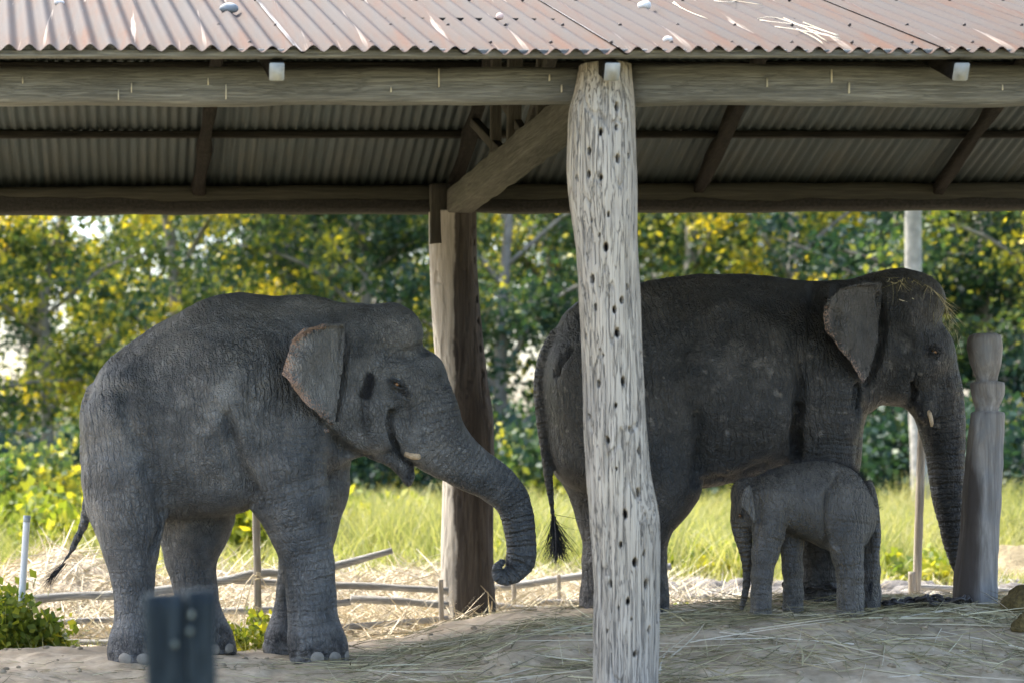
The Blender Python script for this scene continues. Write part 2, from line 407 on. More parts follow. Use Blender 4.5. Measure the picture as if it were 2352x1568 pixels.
# tie beam and king post truss
tie_z = (CAMZ+(CY-430)*15.8/FPX+CAMZ+(CY-487)*15.8/FPX)/2
obj('tie_beam', *beam((2.56, 11.02, tie_z+.02), (2.56, 16.0, tie_z), .2, .19, 30, .009, 81, bev=.012), M_tie, shelter)
def strut(a, b, w=.07, d=.05, seed=0): obj('strut', *beam(a, b, w, d, 8, .003, seed, up=(0, 1, 0) if abs(b[2]-a[2]) > abs(b[1]-a[1]) else (0, 0, 1), bev=.005), M_strut, shelter)
tt = tie_z+.095
obj('king_post', *beam((2.55, 13.62, tt-.02), (2.55, 13.55, ZR-.1), .09, .09, 8, .004, 85, up=(0, 1, 0), bev=.006), M_strut, shelter)
strut((2.54, 13.9, tt-.02), (2.54, 15.15, onroof(15.15, -.15)), .06, .07, 1)
strut((2.54, 14.25, tt-.02), (2.54, 14.22, onroof(14.22, -.14)), .07, .06, 2)
strut((2.55, 13.2, tt-.02), (2.55, 12.1, onroof(12.1, -.15)), .06, .07, 3)
strut((2.56, 12.75, tt-.02), (2.56, 12.72, onroof(12.7, -.14)), .07, .06, 4)
strut((2.57, 13.25, tt-.02), (2.57, 14.6, onroof(14.6, -.15)), .05, .06, 5)
# near post: weathered log full of bolt holes
def log_post(path, rad, n, m, seed, name, mat, holes=(), lumps=.03, cut=0., flute=.006, part_of=shelter):
    Q = resample(np.c_[path, rad], m)
    for _ in range(m//9): Q[1:-1] = .25*Q[:-2]+.5*Q[1:-1]+.25*Q[2:]
    P, R = Q[:, :3], Q[:, 3]
    a = np.linspace(0, 2*np.pi, n, endpoint=False)
    nrm = np.stack([np.sin(a), -np.cos(a), 0*a], -1)       # a = 0 faces the camera
    V = P[:, None]+R[:, None, None]*nrm[None]
    q = V.copy(); q[..., 2] *= .35
    d = lumps*R[:, None]*fbm(q*4, seed, 2)
    q = V.copy(); q[..., 2] *= .10
    fl = fbm(q*38, seed+5, 3); d = d-flute*np.maximum(0, fl-.1)*1.1-flute*.6*(np.abs(vnoise(q*24, seed+9)) < .06)*2.2
    hole = np.zeros(d.shape)
    for (hx, hz, hr) in holes:                             # hx = across at the surface, metres from the axis
        i = np.argmin(abs(P[:, 2]-hz)); aa = math.asin(max(-.95, min(.95, hx/R[i])))
        da = ((a-aa+math.pi) % (2*math.pi)-math.pi)[None]*R[:, None]; dz = (V[..., 2]-hz)*.52
        hole = np.maximum(hole, sstep(hr*1.25, hr*.7, np.sqrt(da**2+dz**2)))
    d = d-.05*hole
    V = V+d[..., None]*nrm[None]
    F = [(i*n+j, i*n+(j+1) % n, (i+1)*n+(j+1) % n, (i+1)*n+j) for i in range(m-1) for j in range(n)]
    F.append(tuple((m-1)*n+j for j in range(n)))
    crev = np.clip(-(d+.05*hole)/flute/1.8, 0, 1)
    return obj(name, V.reshape(-1, 3), F, mat, part_of, attrs={'hole': hole.ravel(), 'crev': crev.ravel()}, at=(P[0][0], P[0][1], 0))
t = NT('bleached post wood'); v = t.coord((17, 17, .9)); vo = t.coord()
g = t.noise(v, 2.4, 6, .7, .8); big = t.noise(t.coord((1, 1, .4)), 3.2, 5, .6)
c = t.ramp(g, [(.25, (.25, .225, .18)), (.42, (.385, .35, .285)), (.62, (.475, .435, .36)), (.8, (.54, .50, .42))])
c = t.mix(t.ramp(big, [(.45, 0.), (.7, .6)]), c, (.30, .285, .26))
crn = t.ramp(t.noise(t.coord((22, 22, .6)), 2.2, 5, .6, .9), [(.468, 1.), (.496, 0.), (.524, 1.)])
c = t.mix(t.math('MULTIPLY', t.math('SUBTRACT', 1., crn), .75), c, (.11, .11, .11))
c = t.mix(t.math('MULTIPLY', t.attr('crev'), .35), c, (.17, .165, .155))  # cracks and crevices: dirt and their shade both put into the colour
c = t.mix(t.attr('hole'), c, (.018, .018, .022))
t.principled(c, .9, t.bump(t.math('ADD', t.math('MULTIPLY', g, .5), t.math('MULTIPLY', crn, .6)), .014, .9), .15)
M_post = t.m
DN = 10.78
edges = [(150, 1333, 1448), (235, 1316, 1456), (240, 1310, 1458), (380, 1304, 1463), (450, 1308, 1465), (560, 1322, 1466), (700, 1329, 1472), (800, 1335, 1476), (900, 1339, 1482), (1000, 1341, 1489), (1100, 1347, 1497), (1180, 1353, 1514), (1260, 1360, 1518), (1350, 1366, 1517), (1450, 1361, 1514), (1568, 1361, 1511), (1700, 1358, 1515)]
path = []; rad = []
for (y, a, b) in edges[::-1]:
    p = W((a+b)/2, y, DN); path.append(p); rad.append((b-a)/2*DN/FPX)
path[0][2] = -.15
H = [(1400, 247), (1362, 305), (1399, 294), (1338, 347), (1401, 366), (1337, 400), (1362, 409), (1316, 405), (1428, 358), (1344, 506), (1380, 494), (1362, 540), (1375, 568), (1428, 660), (1348, 640), (1395, 712), (1354, 705), (1412, 690), (1338, 770), (1402, 765), (1448, 775), (1370, 815), (1415, 875), (1362, 880), (1398, 930), (1344, 955), (1428, 985), (1380, 1010), (1452, 1035), (1399, 1075), (1364, 1097), (1450, 1130), (1418, 1180), (1408, 1250), (1462, 1270), (1372, 1305), (1440, 1290), (1388, 1340), (1467, 1340), (1424, 1380), (1404, 1395), (1380, 1450), (1440, 1500), (1475, 1445), (1432, 1420)]
ctr = lambda y: np.interp(y, [e[0] for e in edges], [(e[1]+e[2])/2 for e in edges])
holes = [((px-ctr(py))*DN/FPX, CAMZ+(CY-py)*(DN-.15)/FPX, random.choice((.0045, .006, .0075, .009, .0115))) for px, py in H]
log_post(path, rad, 220, 420, 5, 'post', M_post, holes, lumps=.05, flute=.006)['label'] = 'bleached weathered log post peppered with dark round holes'
# far post: dark, two slabs and a notch
DF = 16.05
t = NT('far post wood'); v = t.coord((10, 10, .7)); g = t.noise(v, 2.2, 6, .7, .6); sx = t.n('ShaderNodeSeparateXYZ'); t.l(t.coord(), sx.inputs[0])
c = t.ramp(g, [(.3, (.035, .03, .026)), (.5, (.06, .052, .045)), (.75, (.11, .096, .08))])
c2 = t.ramp(g, [(.3, (.24, .22, .19)), (.6, (.4, .37, .32))])
ed = t.math('ADD', sx.outputs[0], t.math('MULTIPLY', t.math('SUBTRACT', t.noise(t.coord((1, 1, 1)), 2.2, 5), .5), .13))
c = t.mix(t.ramp(t.math('ADD', ed, .5), [(.345, 1.), (.36, 0.)]), c, c2)  # pale strip down the left side with an uneven edge
t.principled(c, .9, t.bump(g, .015, .9), .15); M_fpost = t.m
edges = [(488, 985, 1094), (600, 987, 1095), (700, 992, 1100), (800, 997, 1110), (900, 1007, 1122), (960, 1015, 1132), (1050, 1018, 1134), (1150, 1018, 1134), (1250, 1014, 1134), (1350, 1015, 1137), (1440, 1018, 1142), (1475, 1018, 1142)]
path = []; rad = []
for (y, a, b) in edges[::-1]: path.append(W((a+b)/2, y, DF)); rad.append((b-a)/2*DF/FPX)
path[0][2] = -.12
hl = [(.15, CAMZ+(CY-y)*DF/FPX, .012) for y in (560, 600, 690, 740, 800, 860)]
log_post(path, rad, 110, 220, 15, 'post', M_fpost, hl, lumps=.05, flute=.006)['label'] = 'brown log post with a pale strip on one side'
V, F = beam(W(1008, 560, DF-.1), W(1010, 424, DF-.1), .14, .1, 10, .006, 88, up=(0, 1, 0), bev=.01)
obj('post_tongue', V, F, M_strut, shelter)
# other posts of the row, out of the picture, that carry the roof
for x in (-3.2, 8.2):
    for y, mt in ((10.9, M_post), (16.15, M_fpost)):
        log_post([(x, y, -.1), (x+.03, y, 1.6), (x, y, 3.27)], [.19, .17, .16], 40, 60, int(x)+int(y), 'post', mt)
parts = []
for px, y0, y1 in ((52, 177, 192), (272, 207, 229), (302, 192, 213), (478, 180, 196), (519, 195, 228), (1008, 158, 200), (1262, 172, 186), (1290, 195, 212), (898, 200, 212), (2302, 195, 208), (1910, 160, 190), (1950, 190, 215), (1762, 180, 200)):
    p = W(px, y0, 10.829); q = W(px+2, y1, 10.829); parts.append(box(p[0]-.0025, p[0]+.003, 10.822, 10.842, q[2], p[2]))
obj('droppings_streaks', *merge(*parts), mat_plain('dried droppings', (.55, .52, .42), .9), shelter)['kind'] = 'stuff'
# stones lying on the roof
M_stone = [mat_plain('pale pebble', (.62, .6, .56), .8, .2, 12), mat_plain('grey pebble', (.2, .22, .23), .7, .2, 12), mat_plain('pinkish pebble', (.55, .4, .34), .8, .25, 14)]
def roofpt(px, py):
    s = (CY-py)/FPX; D = (Z0-CAMZ-TAN*Y0)/(s-TAN); p = W(px, py, D); return p
ST = [(135, 12, .030, .022, 0, 'round white stone lying on the rusty roof beside a seam'), (527, 27, .052, .03, 1, 'long dark grey stone lying on the rusty roof'), (1480, 20, .042, .028, 0, 'flat cream stone high on the rusty roof, above the bleached post'),
      (1148, 44, .021, .02, 2, 'small pinkish stone on the rusty roof'), (1534, 97, .024, .018, 0, 'small pale stone near the roof edge')]
for i, (px, py, r, h, m, lab) in enumerate(ST):
    p = roofpt(px, py+4); V, F = blob((0, 0, 0), (r, r*.7, h), i, .16, 16, 10, 1.3)
    p[2] += .0125+h*.55
    tag(obj('stone', V+p, F, M_stone[m], at=p), lab, 'stone', 'stones lying on the roof')
# dry straw blown on the roof
M_straw = NT('dry straw'); gi = M_straw.n('ShaderNodeNewGeometry')
M_straw.principled(M_straw.ramp(gi.outputs['Random Per Island'], [(0., (.34, .28, .19)), (.4, (.5, .44, .32)), (.8, (.62, .56, .44)), (1., (.36, .33, .18))]), .7, None, .3); M_straw = M_straw.m
def roof_straw(segs, label):
    parts = []
    for s in segs:
        P = np.array([roofpt(a, b) for a, b in s]); P[:, 2] += .02
        parts.append(tube(resample(P, 8), .0021, 5))
    V, F = merge(*parts)
    tag(obj('straw_wisp', V, F, M_straw, at=V.mean(0)), label, 'straw', 'straw on the roof')
roof_straw([[(1740, 52), (1760, 40), (1800, 52), (1860, 78), (1930, 100)], [(1745, 55), (1760, 60), (1840, 64), (1925, 90)], [(1800, 50), (1850, 72), (1900, 105)], [(1830, 75), (1880, 100), (1890, 110)], [(1845, 60), (1925, 92)], [(1780, 70), (1850, 80), (1928, 97)]], 'tangle of pale straw stems on the rusty roof near its edge')
roof_straw([[(1640, 8), (1690, 0), (1740, 2)], [(1640, 10), (1680, 16), (1700, 3)], [(1650, 4), (1750, 20)]], 'loose loop of straw high on the rusty roof')
roof_straw([[(1545, 15), (1580, 35), (1625, 52)], [(1548, 12), (1565, 28)]], 'single bent straw stem lying on the rusty roof')
# ------------------------------------------------------------------ elephants: one continuous skin each, polygonised from a distance field
class Body:
    def __init__(s, D0, lo_px, hi_px, ymax, h):
        """lo_px = (left, bottom), hi_px = (right, top) of the animal; D0 its distance"""
        s.D0, s.h = D0, h; s.sc = D0/FPX
        a = W(lo_px[0], lo_px[1], D0); b = W(hi_px[0], hi_px[1], D0)
        s.lo = np.array((a[0], D0-ymax, a[2])); n = np.ceil(np.array((b[0]-a[0], 2*ymax, b[2]-a[2]))/h).astype(int)+1
        s.ax = [s.lo[k]+h*np.arange(n[k]) for k in range(3)]
        s.d = np.full(n, .5, np.float32); s.rings = []
    def P(s, px, py, dy=0.): return W(px, py, s.D0+dy)
    def sl(s, lo, hi):
        r = []
        for k in range(3):
            i0 = max(0, int((lo[k]-s.lo[k])/s.h)-1); i1 = min(len(s.ax[k]), int((hi[k]-s.lo[k])/s.h)+2); r.append(slice(i0, max(i0+1, i1)))
        return tuple(r)
    def grid(s, S): return np.meshgrid(s.ax[0][S[0]], s.ax[1][S[1]], s.ax[2][S[2]], indexing='ij', sparse=True)
    def add(s, S, e, k, sub=False):
        a = s.d[S]; e = e.astype(np.float32)
        if sub:
            hh = np.clip(.5-.5*(a+e)/k, 0, 1); s.d[S] = a*(1-hh)-e*hh+k*hh*(1-hh)
        else:
            hh = np.clip(.5+.5*(a-e)/k, 0, 1); s.d[S] = a*(1-hh)+e*hh-k*hh*(1-hh)
    def ell(s, px, py, dy, rx, rz, ry, rot=0., k=.08, sub=False):
        """ellipsoid: radii rx, rz in picture units of the animal, ry in metres; rot in degrees, counter-clockwise on the picture"""
        c = s.P(px, py, dy); rx *= s.sc; rz *= s.sc; m = max(rx, rz)+2*k
        S = s.sl(c-np.array((m, ry+2*k, m)), c+np.array((m, ry+2*k, m))); X, Y, Z = s.grid(S)
        co, si = math.cos(math.radians(rot)), math.sin(math.radians(rot))
        u = (X-c[0])*co+(Z-c[2])*si; w = -(X-c[0])*si+(Z-c[2])*co; y = Y-c[1]
        k0 = np.sqrt((u/rx)**2+(y/ry)**2+(w/rz)**2); k1 = np.sqrt((u/rx**2)**2+(y/ry**2)**2+(w/rz**2)**2)+1e-6
        s.add(S, k0*(k0-1)/k1, k, sub)
    def chain(s, pts, k=.08, ysc=1., sub=False, smooth=0, ring=None):
        """tapered limb through (px, py, dy, radius in metres)"""
        A = np.array([(*s.P(p[0], p[1], p[2]), p[3]) for p in pts])
        if smooth: A = resample(A, smooth)
        if ring: s.rings.append((A, ring))
        for a, b in zip(A[:-1], A[1:]):
            m = max(a[3], b[3])+2*k; S = s.sl(np.minimum(a[:3], b[:3])-m, np.maximum(a[:3], b[:3])+m); X, Y, Z = s.grid(S)
            ab = b[:3]-a[:3]; L2 = ab@ab+1e-9
            t = np.clip(((X-a[0])*ab[0]+(Y-a[1])*ab[1]+(Z-a[2])*ab[2])/L2, 0, 1)
            r = a[3]+(b[3]-a[3])*t
            q = np.sqrt((X-a[0]-t*ab[0])**2+((Y-a[1]-t*ab[1])/ysc)**2+(Z-a[2]-t*ab[2])**2)-r
            s.add(S, q, k, sub)
    def loft(s, st, k=.1, spine=.25, p=2.15, dyc=None):
        """trunk of the body from picture stations (px, top, bottom, half width in metres)"""
        st = np.array(st, float); X = s.ax[0]; px = CX+X*FPX/s.D0
        f = [np.interp(px, st[:, 0], st[:, c]) for c in (1, 2, 3)]
        ker = np.hanning(int(.16/s.h)|1); ker /= ker.sum()
        g = [np.convolve(np.pad(q, len(ker)//2, mode='edge'), ker, 'valid') for q in f]
        zt = CAMZ+(CY-g[0])*s.sc; zb = CAMZ+(CY-g[1])*s.sc; hw = g[2]
        out = (px < st[0, 0]) | (px > st[-1, 0])
        zc = (zt+zb)/2; hz = np.maximum(.01, (zt-zb)/2); hw = np.maximum(.01, hw)
        yc = 0 if dyc is None else np.interp(px, [q[0] for q in dyc], [q[1] for q in dyc])[:, None, None]
        Y = s.ax[1][None, :, None]-s.D0-yc; Z = s.ax[2][None, None, :]
        w = (Z-zc[:, None, None])/hz[:, None, None]
        ww = hw[:, None, None]*(1-spine*np.clip(w, 0, 1)**2+.04*np.clip(-w, 0, 1))
        e = (np.abs(w)**p+np.abs(Y/ww)**p)**(1/p)-1
        gx, gy, gzz = np.gradient(e, s.h); gm = np.sqrt(gx**2+gy**2+gzz**2)+.5
        e = np.clip(e/gm, -.5, .5); e[out] = .5
        S = (slice(None),)*3; s.add(S, e, k)
    def ear(s, poly, yfun, th, k=.02):
        """ear flap: outline on the picture, its sheet at depth offset yfun(px, py)"""
        poly = np.array(poly, float); c = np.array([s.P(x, y, 0) for x, y in poly])
        S = s.sl(c.min(0)-np.array((.42, 1, .12)), c.max(0)+np.array((.12, 1, .12))); X, Y, Z = s.grid(S)
        u = CX+X*FPX/Y+0*Z; v = CY-(Z-CAMZ)*FPX/Y+0*X
        dd = np.full(u.shape, 1e9); sg = np.zeros(u.shape, bool); n = len(poly)
        for i in range(n):
            a, b = poly[i], poly[(i+1) % n]; e = b-a
            t = np.clip(((u-a[0])*e[0]+(v-a[1])*e[1])/(e@e), 0, 1)
            dd = np.minimum(dd, (u-a[0]-t*e[0])**2+(v-a[1]-t*e[1])**2)
            cr = (a[1] > v) != (b[1] > v)
            sg ^= cr & (u < (b[0]-a[0])*(v-a[1])/(b[1]-a[1]+1e-9)+a[0])
        p = np.sqrt(dd)*s.sc*np.where(sg, -1, 1)
        q = np.abs(Y-s.D0-yfun(u, v))-th*(.55+.45*sstep(0, .16, -p))
        r = .008; p = p+r
        e = np.sqrt(np.maximum(p, 0)**2+np.maximum(q, 0)**2)+np.minimum(np.maximum(p, q), 0)-r
        s.add(S, e, k)
    def hit(s, px, py):
        """depth offset of the skin towards the camera at a picture point"""
        for y in np.arange(-.84, .3, s.h*.5):
            p = s.P(px, py, y); i = [int(round((p[k]-s.lo[k])/s.h)) for k in range(3)]
            if all(0 <= i[k] < s.d.shape[k] for k in range(3)) and s.d[tuple(i)] < 0: return y
        return 0.
    def groove(s, pts, r, k=.02, sink=0.):
        """cut a deep fold along a picture line into the near side"""
        n = max(2, int(sum(math.hypot(b[0]-a[0], b[1]-a[1]) for a, b in zip(pts[:-1], pts[1:]))/12)); Q = resample(np.array([(*p, 0.) for p in pts], float), n+2)
        dys = np.array([s.hit(q[0], q[1]) for q in Q]); dys = np.convolve(np.pad(dys, 2, mode='edge'), np.ones(5)/5, 'valid')
        m = len(Q); tp = .15+.85*np.sin(np.linspace(.0, np.pi, m))
        s.chain([(q[0], q[1], y+sink, r*t_) for q, y, t_ in zip(Q, dys, tp)], k, sub=True)
    def floor(s, zf):
        Z = s.ax[2][None, None, :]; s.d = np.maximum(s.d, (zf-Z).astype(np.float32))
    def mesh(s):
        d = s.d; d[0], d[-1], d[:, 0], d[:, -1], d[:, :, 0], d[:, :, -1] = .5, .5, .5, .5, .5, .5
        sgn = d < 0; n = d.shape
        off = np.array([(a, b, c) for a in (0, 1) for b in (0, 1) for c in (0, 1)])
        cnt = np.zeros(tuple(k-1 for k in n), np.int8)
        for a, b, c in off: cnt += sgn[a:n[0]-1+a, b:n[1]-1+b, c:n[2]-1+c]
        act = np.argwhere((cnt > 0) & (cnt < 8)); vid = np.full(cnt.shape, -1, np.int64); vid[tuple(act.T)] = np.arange(len(act))
        vals = np.stack([d[act[:, 0]+a, act[:, 1]+b, act[:, 2]+c] for a, b, c in off], 1)
        acc = np.zeros((len(act), 3)); num = np.zeros(len(act))
        for i in range(8):
            for j in range(i+1, 8):
                if abs(off[i]-off[j]).sum() != 1: continue
                m = (vals[:, i] < 0) != (vals[:, j] < 0); t = vals[m, i]/(vals[m, i]-vals[m, j])
                acc[m] += off[i]+t[:, None]*(off[j]-off[i]); num[m] += 1
        V = s.lo+s.h*(act+acc/num[:, None]); Fs = []
        for ax in range(3):
            o1, o2 = (ax+1) % 3, (ax+2) % 3
            sl0 = [slice(1, -1)]*3; sl1 = [slice(1, -1)]*3; sl0[ax] = slice(0, -1); sl1[ax] = slice(1, None)
            x = sgn[tuple(sl0)] != sgn[tuple(sl1)]; idx = np.argwhere(x)
            for k in range(3):
                if k != ax: idx[:, k] += 1
            e1 = np.zeros(3, int); e1[o1] = 1; e2 = np.zeros(3, int); e2[o2] = 1
            q = np.stack([vid[tuple((idx-e1-e2).T)], vid[tuple((idx-e2).T)], vid[tuple(idx.T)], vid[tuple((idx-e1).T)]], 1)
            fl = ~sgn[tuple(idx.T)]; q[fl] = q[fl][:, ::-1]; Fs.append(q)
        F = np.concatenate(Fs); F = F[(F >= 0).all(1)]
        E = np.concatenate([F[:, [0, 1]], F[:, [1, 2]], F[:, [2, 3]], F[:, [3, 0]]])
        deg = np.bincount(E[:, 0], minlength=len(V))+1e-9
        for it in range(2):
            A = np.stack([np.bincount(E[:, 0], V[E[:, 1], c], minlength=len(V)) for c in range(3)], 1)/deg[:, None]
            V = V+(.5 if it == 0 else .35)*(A-V)
        s.V, s.F = V, F; s.normals(); return s
    def normals(s):
        V, F = s.V, s.F; fn = np.cross(V[F[:, 2]]-V[F[:, 0]], V[F[:, 3]]-V[F[:, 1]])
        N = np.zeros_like(V)
        for c in range(3):
            for k in range(4): N[:, c] += np.bincount(F[:, k], fn[:, c], minlength=len(V))
        s.N = N/(np.linalg.norm(N, axis=1)[:, None]+1e-9)
    def pix(s):
        return CX+s.V[:, 0]*FPX/s.V[:, 1], CY-(s.V[:, 2]-CAMZ)*FPX/s.V[:, 1]
    def line_dist(s, pts):
        u, v = s.pix(); dd = np.full(len(u), 1e9); pts = np.array(pts, float)
        for a, b in zip(pts[:-1], pts[1:]):
            e = b-a; t = np.clip(((u-a[0])*e[0]+(v-a[1])*e[1])/(e@e), 0, 1); dd = np.minimum(dd, np.hypot(u-a[0]-t*e[0], v-a[1]-t*e[1]))
        return dd*s.sc
    def crease(s, pts, width, depth, side=-1, feather=True, ylim=0.):
        """fold in the skin along a picture line (depth > 0 presses in); on the side towards (-1) or both (0)"""
        w = np.exp(-(s.line_dist(pts)/width)**2)
        if side: w = w*sstep(-.05, .1, side*(s.V[:, 1]-s.D0-ylim))
        w = w*sstep(0., .35, -s.N[:, 1] if side else np.abs(s.N[:, 1]))
        s.V = s.V-s.N*(w*depth)[:, None]; return w
    def ringattr(s):
        best = np.full(len(s.V), 1e9); val = np.zeros(len(s.V)); wt = np.zeros(len(s.V))
        for A, strength in s.rings:
            L = 0.
            for a, b in zip(A[:-1], A[1:]):
                ab = b[:3]-a[:3]; l = np.linalg.norm(ab); t = np.clip((s.V-a[:3])@ab/(l*l+1e-9), 0, 1)
                r = a[3]+(b[3]-a[3])*t; q = np.linalg.norm(s.V-a[:3]-t[:, None]*ab, axis=1)-r; m = q < best
                best[m] = q[m]; val[m] = L+l*t[m]; wt[m] = strength; L += l
        return val, wt*sstep(.06, .015, best)

def mat_skin(name, c1, c2, c3, wr=1., hair=0.):
    t = NT(name); v = t.coord(); n = t.noise(v, 2.6, 5, .6); f = t.noise(v, 26, 5, .7); mid = t.noise(v, 9, 4, .6)
    c = t.ramp(n, [(.33, c1), (.5, c2), (.66, c3)])
    c = t.mix(t.ramp(mid, [(.4, 0.), (.75, .45)]), c, c3)
    c = t.mix(t.ramp(f, [(.45, 0.), (.75, .35)]), c, c1)
    c = t.mix(t.math('MULTIPLY', t.attr('pale'), .45), c, tuple(1.35*x for x in c3))
    # wrinkles: a net of fine creases, drawn out along the hang of the skin
    dv = t.n('ShaderNodeMixRGB'); 
    ns = t.n('ShaderNodeTexNoise'); t.l(v, ns.inputs['Vector']); ns.inputs['Scale'].default_value = 5.; ns.inputs['Detail'].default_value = 3
    vm = t.n('ShaderNodeVectorMath', operation='MULTIPLY_ADD'); t.l(ns.outputs['Color'], vm.inputs[0]); vm.inputs[1].default_value = (.10, .10, .10); t.l(v, vm.inputs[2])
    mp = t.n('ShaderNodeMapping'); mp.inputs['Scale'].default_value = (1.5, 1.5, .62); mp.inputs['Rotation'].default_value = (0, .18, 0); t.l(vm.outputs[0], mp.inputs[0])
    w1 = t.voro(mp.outputs[0], 30., 'DISTANCE_TO_EDGE'); w1r = t.ramp(w1, [(0., 0.), (.16, 1.)])
    w2 = t.voro(vm.outputs[0], 60., 'DISTANCE_TO_EDGE'); w2r = t.ramp(w2, [(0., 0.), (.2, 1.)])
    # long vertical folds
    wv = t.noise(mp.outputs[0], 20., 3, .5); 
    mp2 = t.n('ShaderNodeMapping'); mp2.inputs['Scale'].default_value = (2.6, 2.6, .35); mp2.inputs['Rotation'].default_value = (0, .25, 0); t.l(vm.outputs[0], mp2.inputs[0])
    lf = t.noise(mp2.outputs[0], 11., 4, .6); lfr = t.ramp(lf, [(.40, 0.), (.52, 1.)])
    rg = t.math('SINE', t.math('MULTIPLY', t.math('ADD', t.attr('ring'), t.math('MULTIPLY', t.math('SUBTRACT', mid, .5), .06)), 190.))
    rg2 = t.math('SINE', t.math('MULTIPLY', t.math('ADD', t.attr('ring'), t.math('MULTIPLY', t.math('SUBTRACT', mid, .5), .10)), 67.))
    rgs = t.math('MULTIPLY', t.math('ADD', t.math('MULTIPLY', rg, .5), t.math('MULTIPLY', rg2, .8)), t.attr('ringw'))
    patch = t.ramp(t.noise(v, 3.4, 3), [(.35, .25), (.65, 1.)])
    hgt = t.math('ADD', t.math('MULTIPLY', t.math('MULTIPLY', w1r, patch), .55*wr), t.math('MULTIPLY', w2r, .25*wr))
    hgt = t.math('ADD', hgt, t.math('MULTIPLY', t.math('MULTIPLY', lfr, patch), 1.1*wr))
    wt = t.n('ShaderNodeTexWave', wave_type='BANDS', bands_direction='X'); mp3 = t.n('ShaderNodeMapping'); mp3.inputs['Scale'].default_value = (1., .35, .28); mp3.inputs['Rotation'].default_value = (0, .30, 0); t.l(vm.outputs[0], mp3.inputs[0])
    t.l(mp3.outputs[0], wt.inputs['Vector']); wt.inputs['Scale'].default_value = 7.5; wt.inputs['Distortion'].default_value = 5.; wt.inputs['Detail'].default_value = 3; wt.inputs['Detail Scale'].default_value = 1.6
    wvr = t.ramp(wt.outputs[0], [(.0, 0.), (.3, 1.)]); p2 = t.ramp(t.noise(v, 1.9, 3), [(.4, .1), (.6, 1.)])
    calm = t.math('SUBTRACT', 1., t.math('MAXIMUM', t.attr('ringw'), t.attr('still')))
    hgt = t.math('ADD', hgt, t.math('MULTIPLY', t.math('MULTIPLY', t.math('MULTIPLY', wvr, p2), calm), .7*wr))
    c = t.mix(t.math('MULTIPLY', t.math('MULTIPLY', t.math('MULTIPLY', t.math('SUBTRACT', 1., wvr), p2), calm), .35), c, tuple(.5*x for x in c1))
    hgt = t.math('ADD', hgt, t.math('MULTIPLY', rgs, 1.1))
    # the colour darkens along the creases of the wrinkle net
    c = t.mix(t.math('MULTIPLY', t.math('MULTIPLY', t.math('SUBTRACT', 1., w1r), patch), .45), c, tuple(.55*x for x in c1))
    # pigment: pink freckles at the ear rim, dark stain of the temple gland, pale dried mud
    sp = t.ramp(t.math('ADD', t.noise(v, 75, 3, .6), t.math('MULTIPLY', t.attr('pink'), .34)), [(.66, 0.), (.72, 1.)])
    c = t.mix(t.math('MULTIPLY', sp, t.ramp(t.attr('pink'), [(0.05, 0.), (.3, 1.)])), c, (.45, .31, .235))
    c = t.mix(t.attr('stain'), c, (.012, .013, .016))
    c = t.mix(t.math('MULTIPLY', t.attr('mud'), t.ramp(t.noise(v, 16, 5, .7), [(.4, 0.), (.62, 1.)])), c, (.27, .25, .22))
    x = t.principled(c, .55, t.bump(hgt, .024, 1.), .45)
    if hair:
        x.inputs['Sheen Weight'].default_value = hair; x.inputs['Sheen Roughness'].default_value = .5; x.inputs['Sheen Tint'].default_value = (.9, .75, .5, 1)
    return t.m
M_nail = mat_plain('toenail', (.24, .215, .175), .6, .25, 20, .002)
M_ivory = mat_plain('ivory', (.5, .37, .23), .5, .35, 40, .001, .4)
M_eye = mat_plain('eye', (.05, .028, .012), .12, .3, 60, 0, .6)
M_iris = mat_plain('iris', (.22, .10, .03), .15, .3, 60, 0, .6)
M_hair = mat_plain('tail hair', (.02, .02, .022), .6, .3, 20, .001)
def nails(b, foot, zf, n, r, parent, spread=(-60, 60), face=90., size=.05):
    """toenails round the front of a foot; face = heading in degrees from +X... clockwise towards the camera"""
    px, py, dy = foot; c = b.P(px, py, dy)
    for a in np.linspace(*spread, n):
        th = math.radians(a+face); d = np.array((math.cos(th), -math.sin(th), 0)); s_ = np.array((d[1], -d[0], 0))
        q = b.V-np.array((c[0], c[1], zf)); al = q@d; m = (q[:, 2] > .015) & (q[:, 2] < .10) & (al > .05) & (al < .34) & (np.abs(q@s_) < .035)
        if m.any(): r = np.percentile(al[m], 90)-.006
        V, F = blob((0, 0, 0), (1, 1, 1), 1, .05, 14, 9)
        V[:, 2] = np.where(V[:, 2] < 0, V[:, 2]*.95, V[:, 2])
        P = np.array((c[0], c[1], zf+size*.72))+d*r+V[:, :1]*d*size*.24+V[:, 1:2]*s_*size*.80+V[:, 2:]*np.array((0, 0, 1))*size*.74
        obj('toenail', P, F, M_nail, parent)
def eyeball(b, px, py, dy, r, parent):
    c = b.P(px, py, surf(b, px, py)+.55*r); V, F = blob(c, (r, r, r), 0, 0, 16, 10); e = obj('eye', V, F, M_eye, parent)
    V, F = blob(c+np.array((.0, -r*.70, .0)), (r*.5, r*.33, r*.5), 0, 0, 14, 8); obj('iris', V, F, M_iris, e)
def surf(b, px, py, tol=7.):
    u, v = b.pix(); m = np.where((np.hypot(u-px, v-py) < tol) & (b.N[:, 1] < -.1))[0]; return b.V[m, 1].min()-b.D0
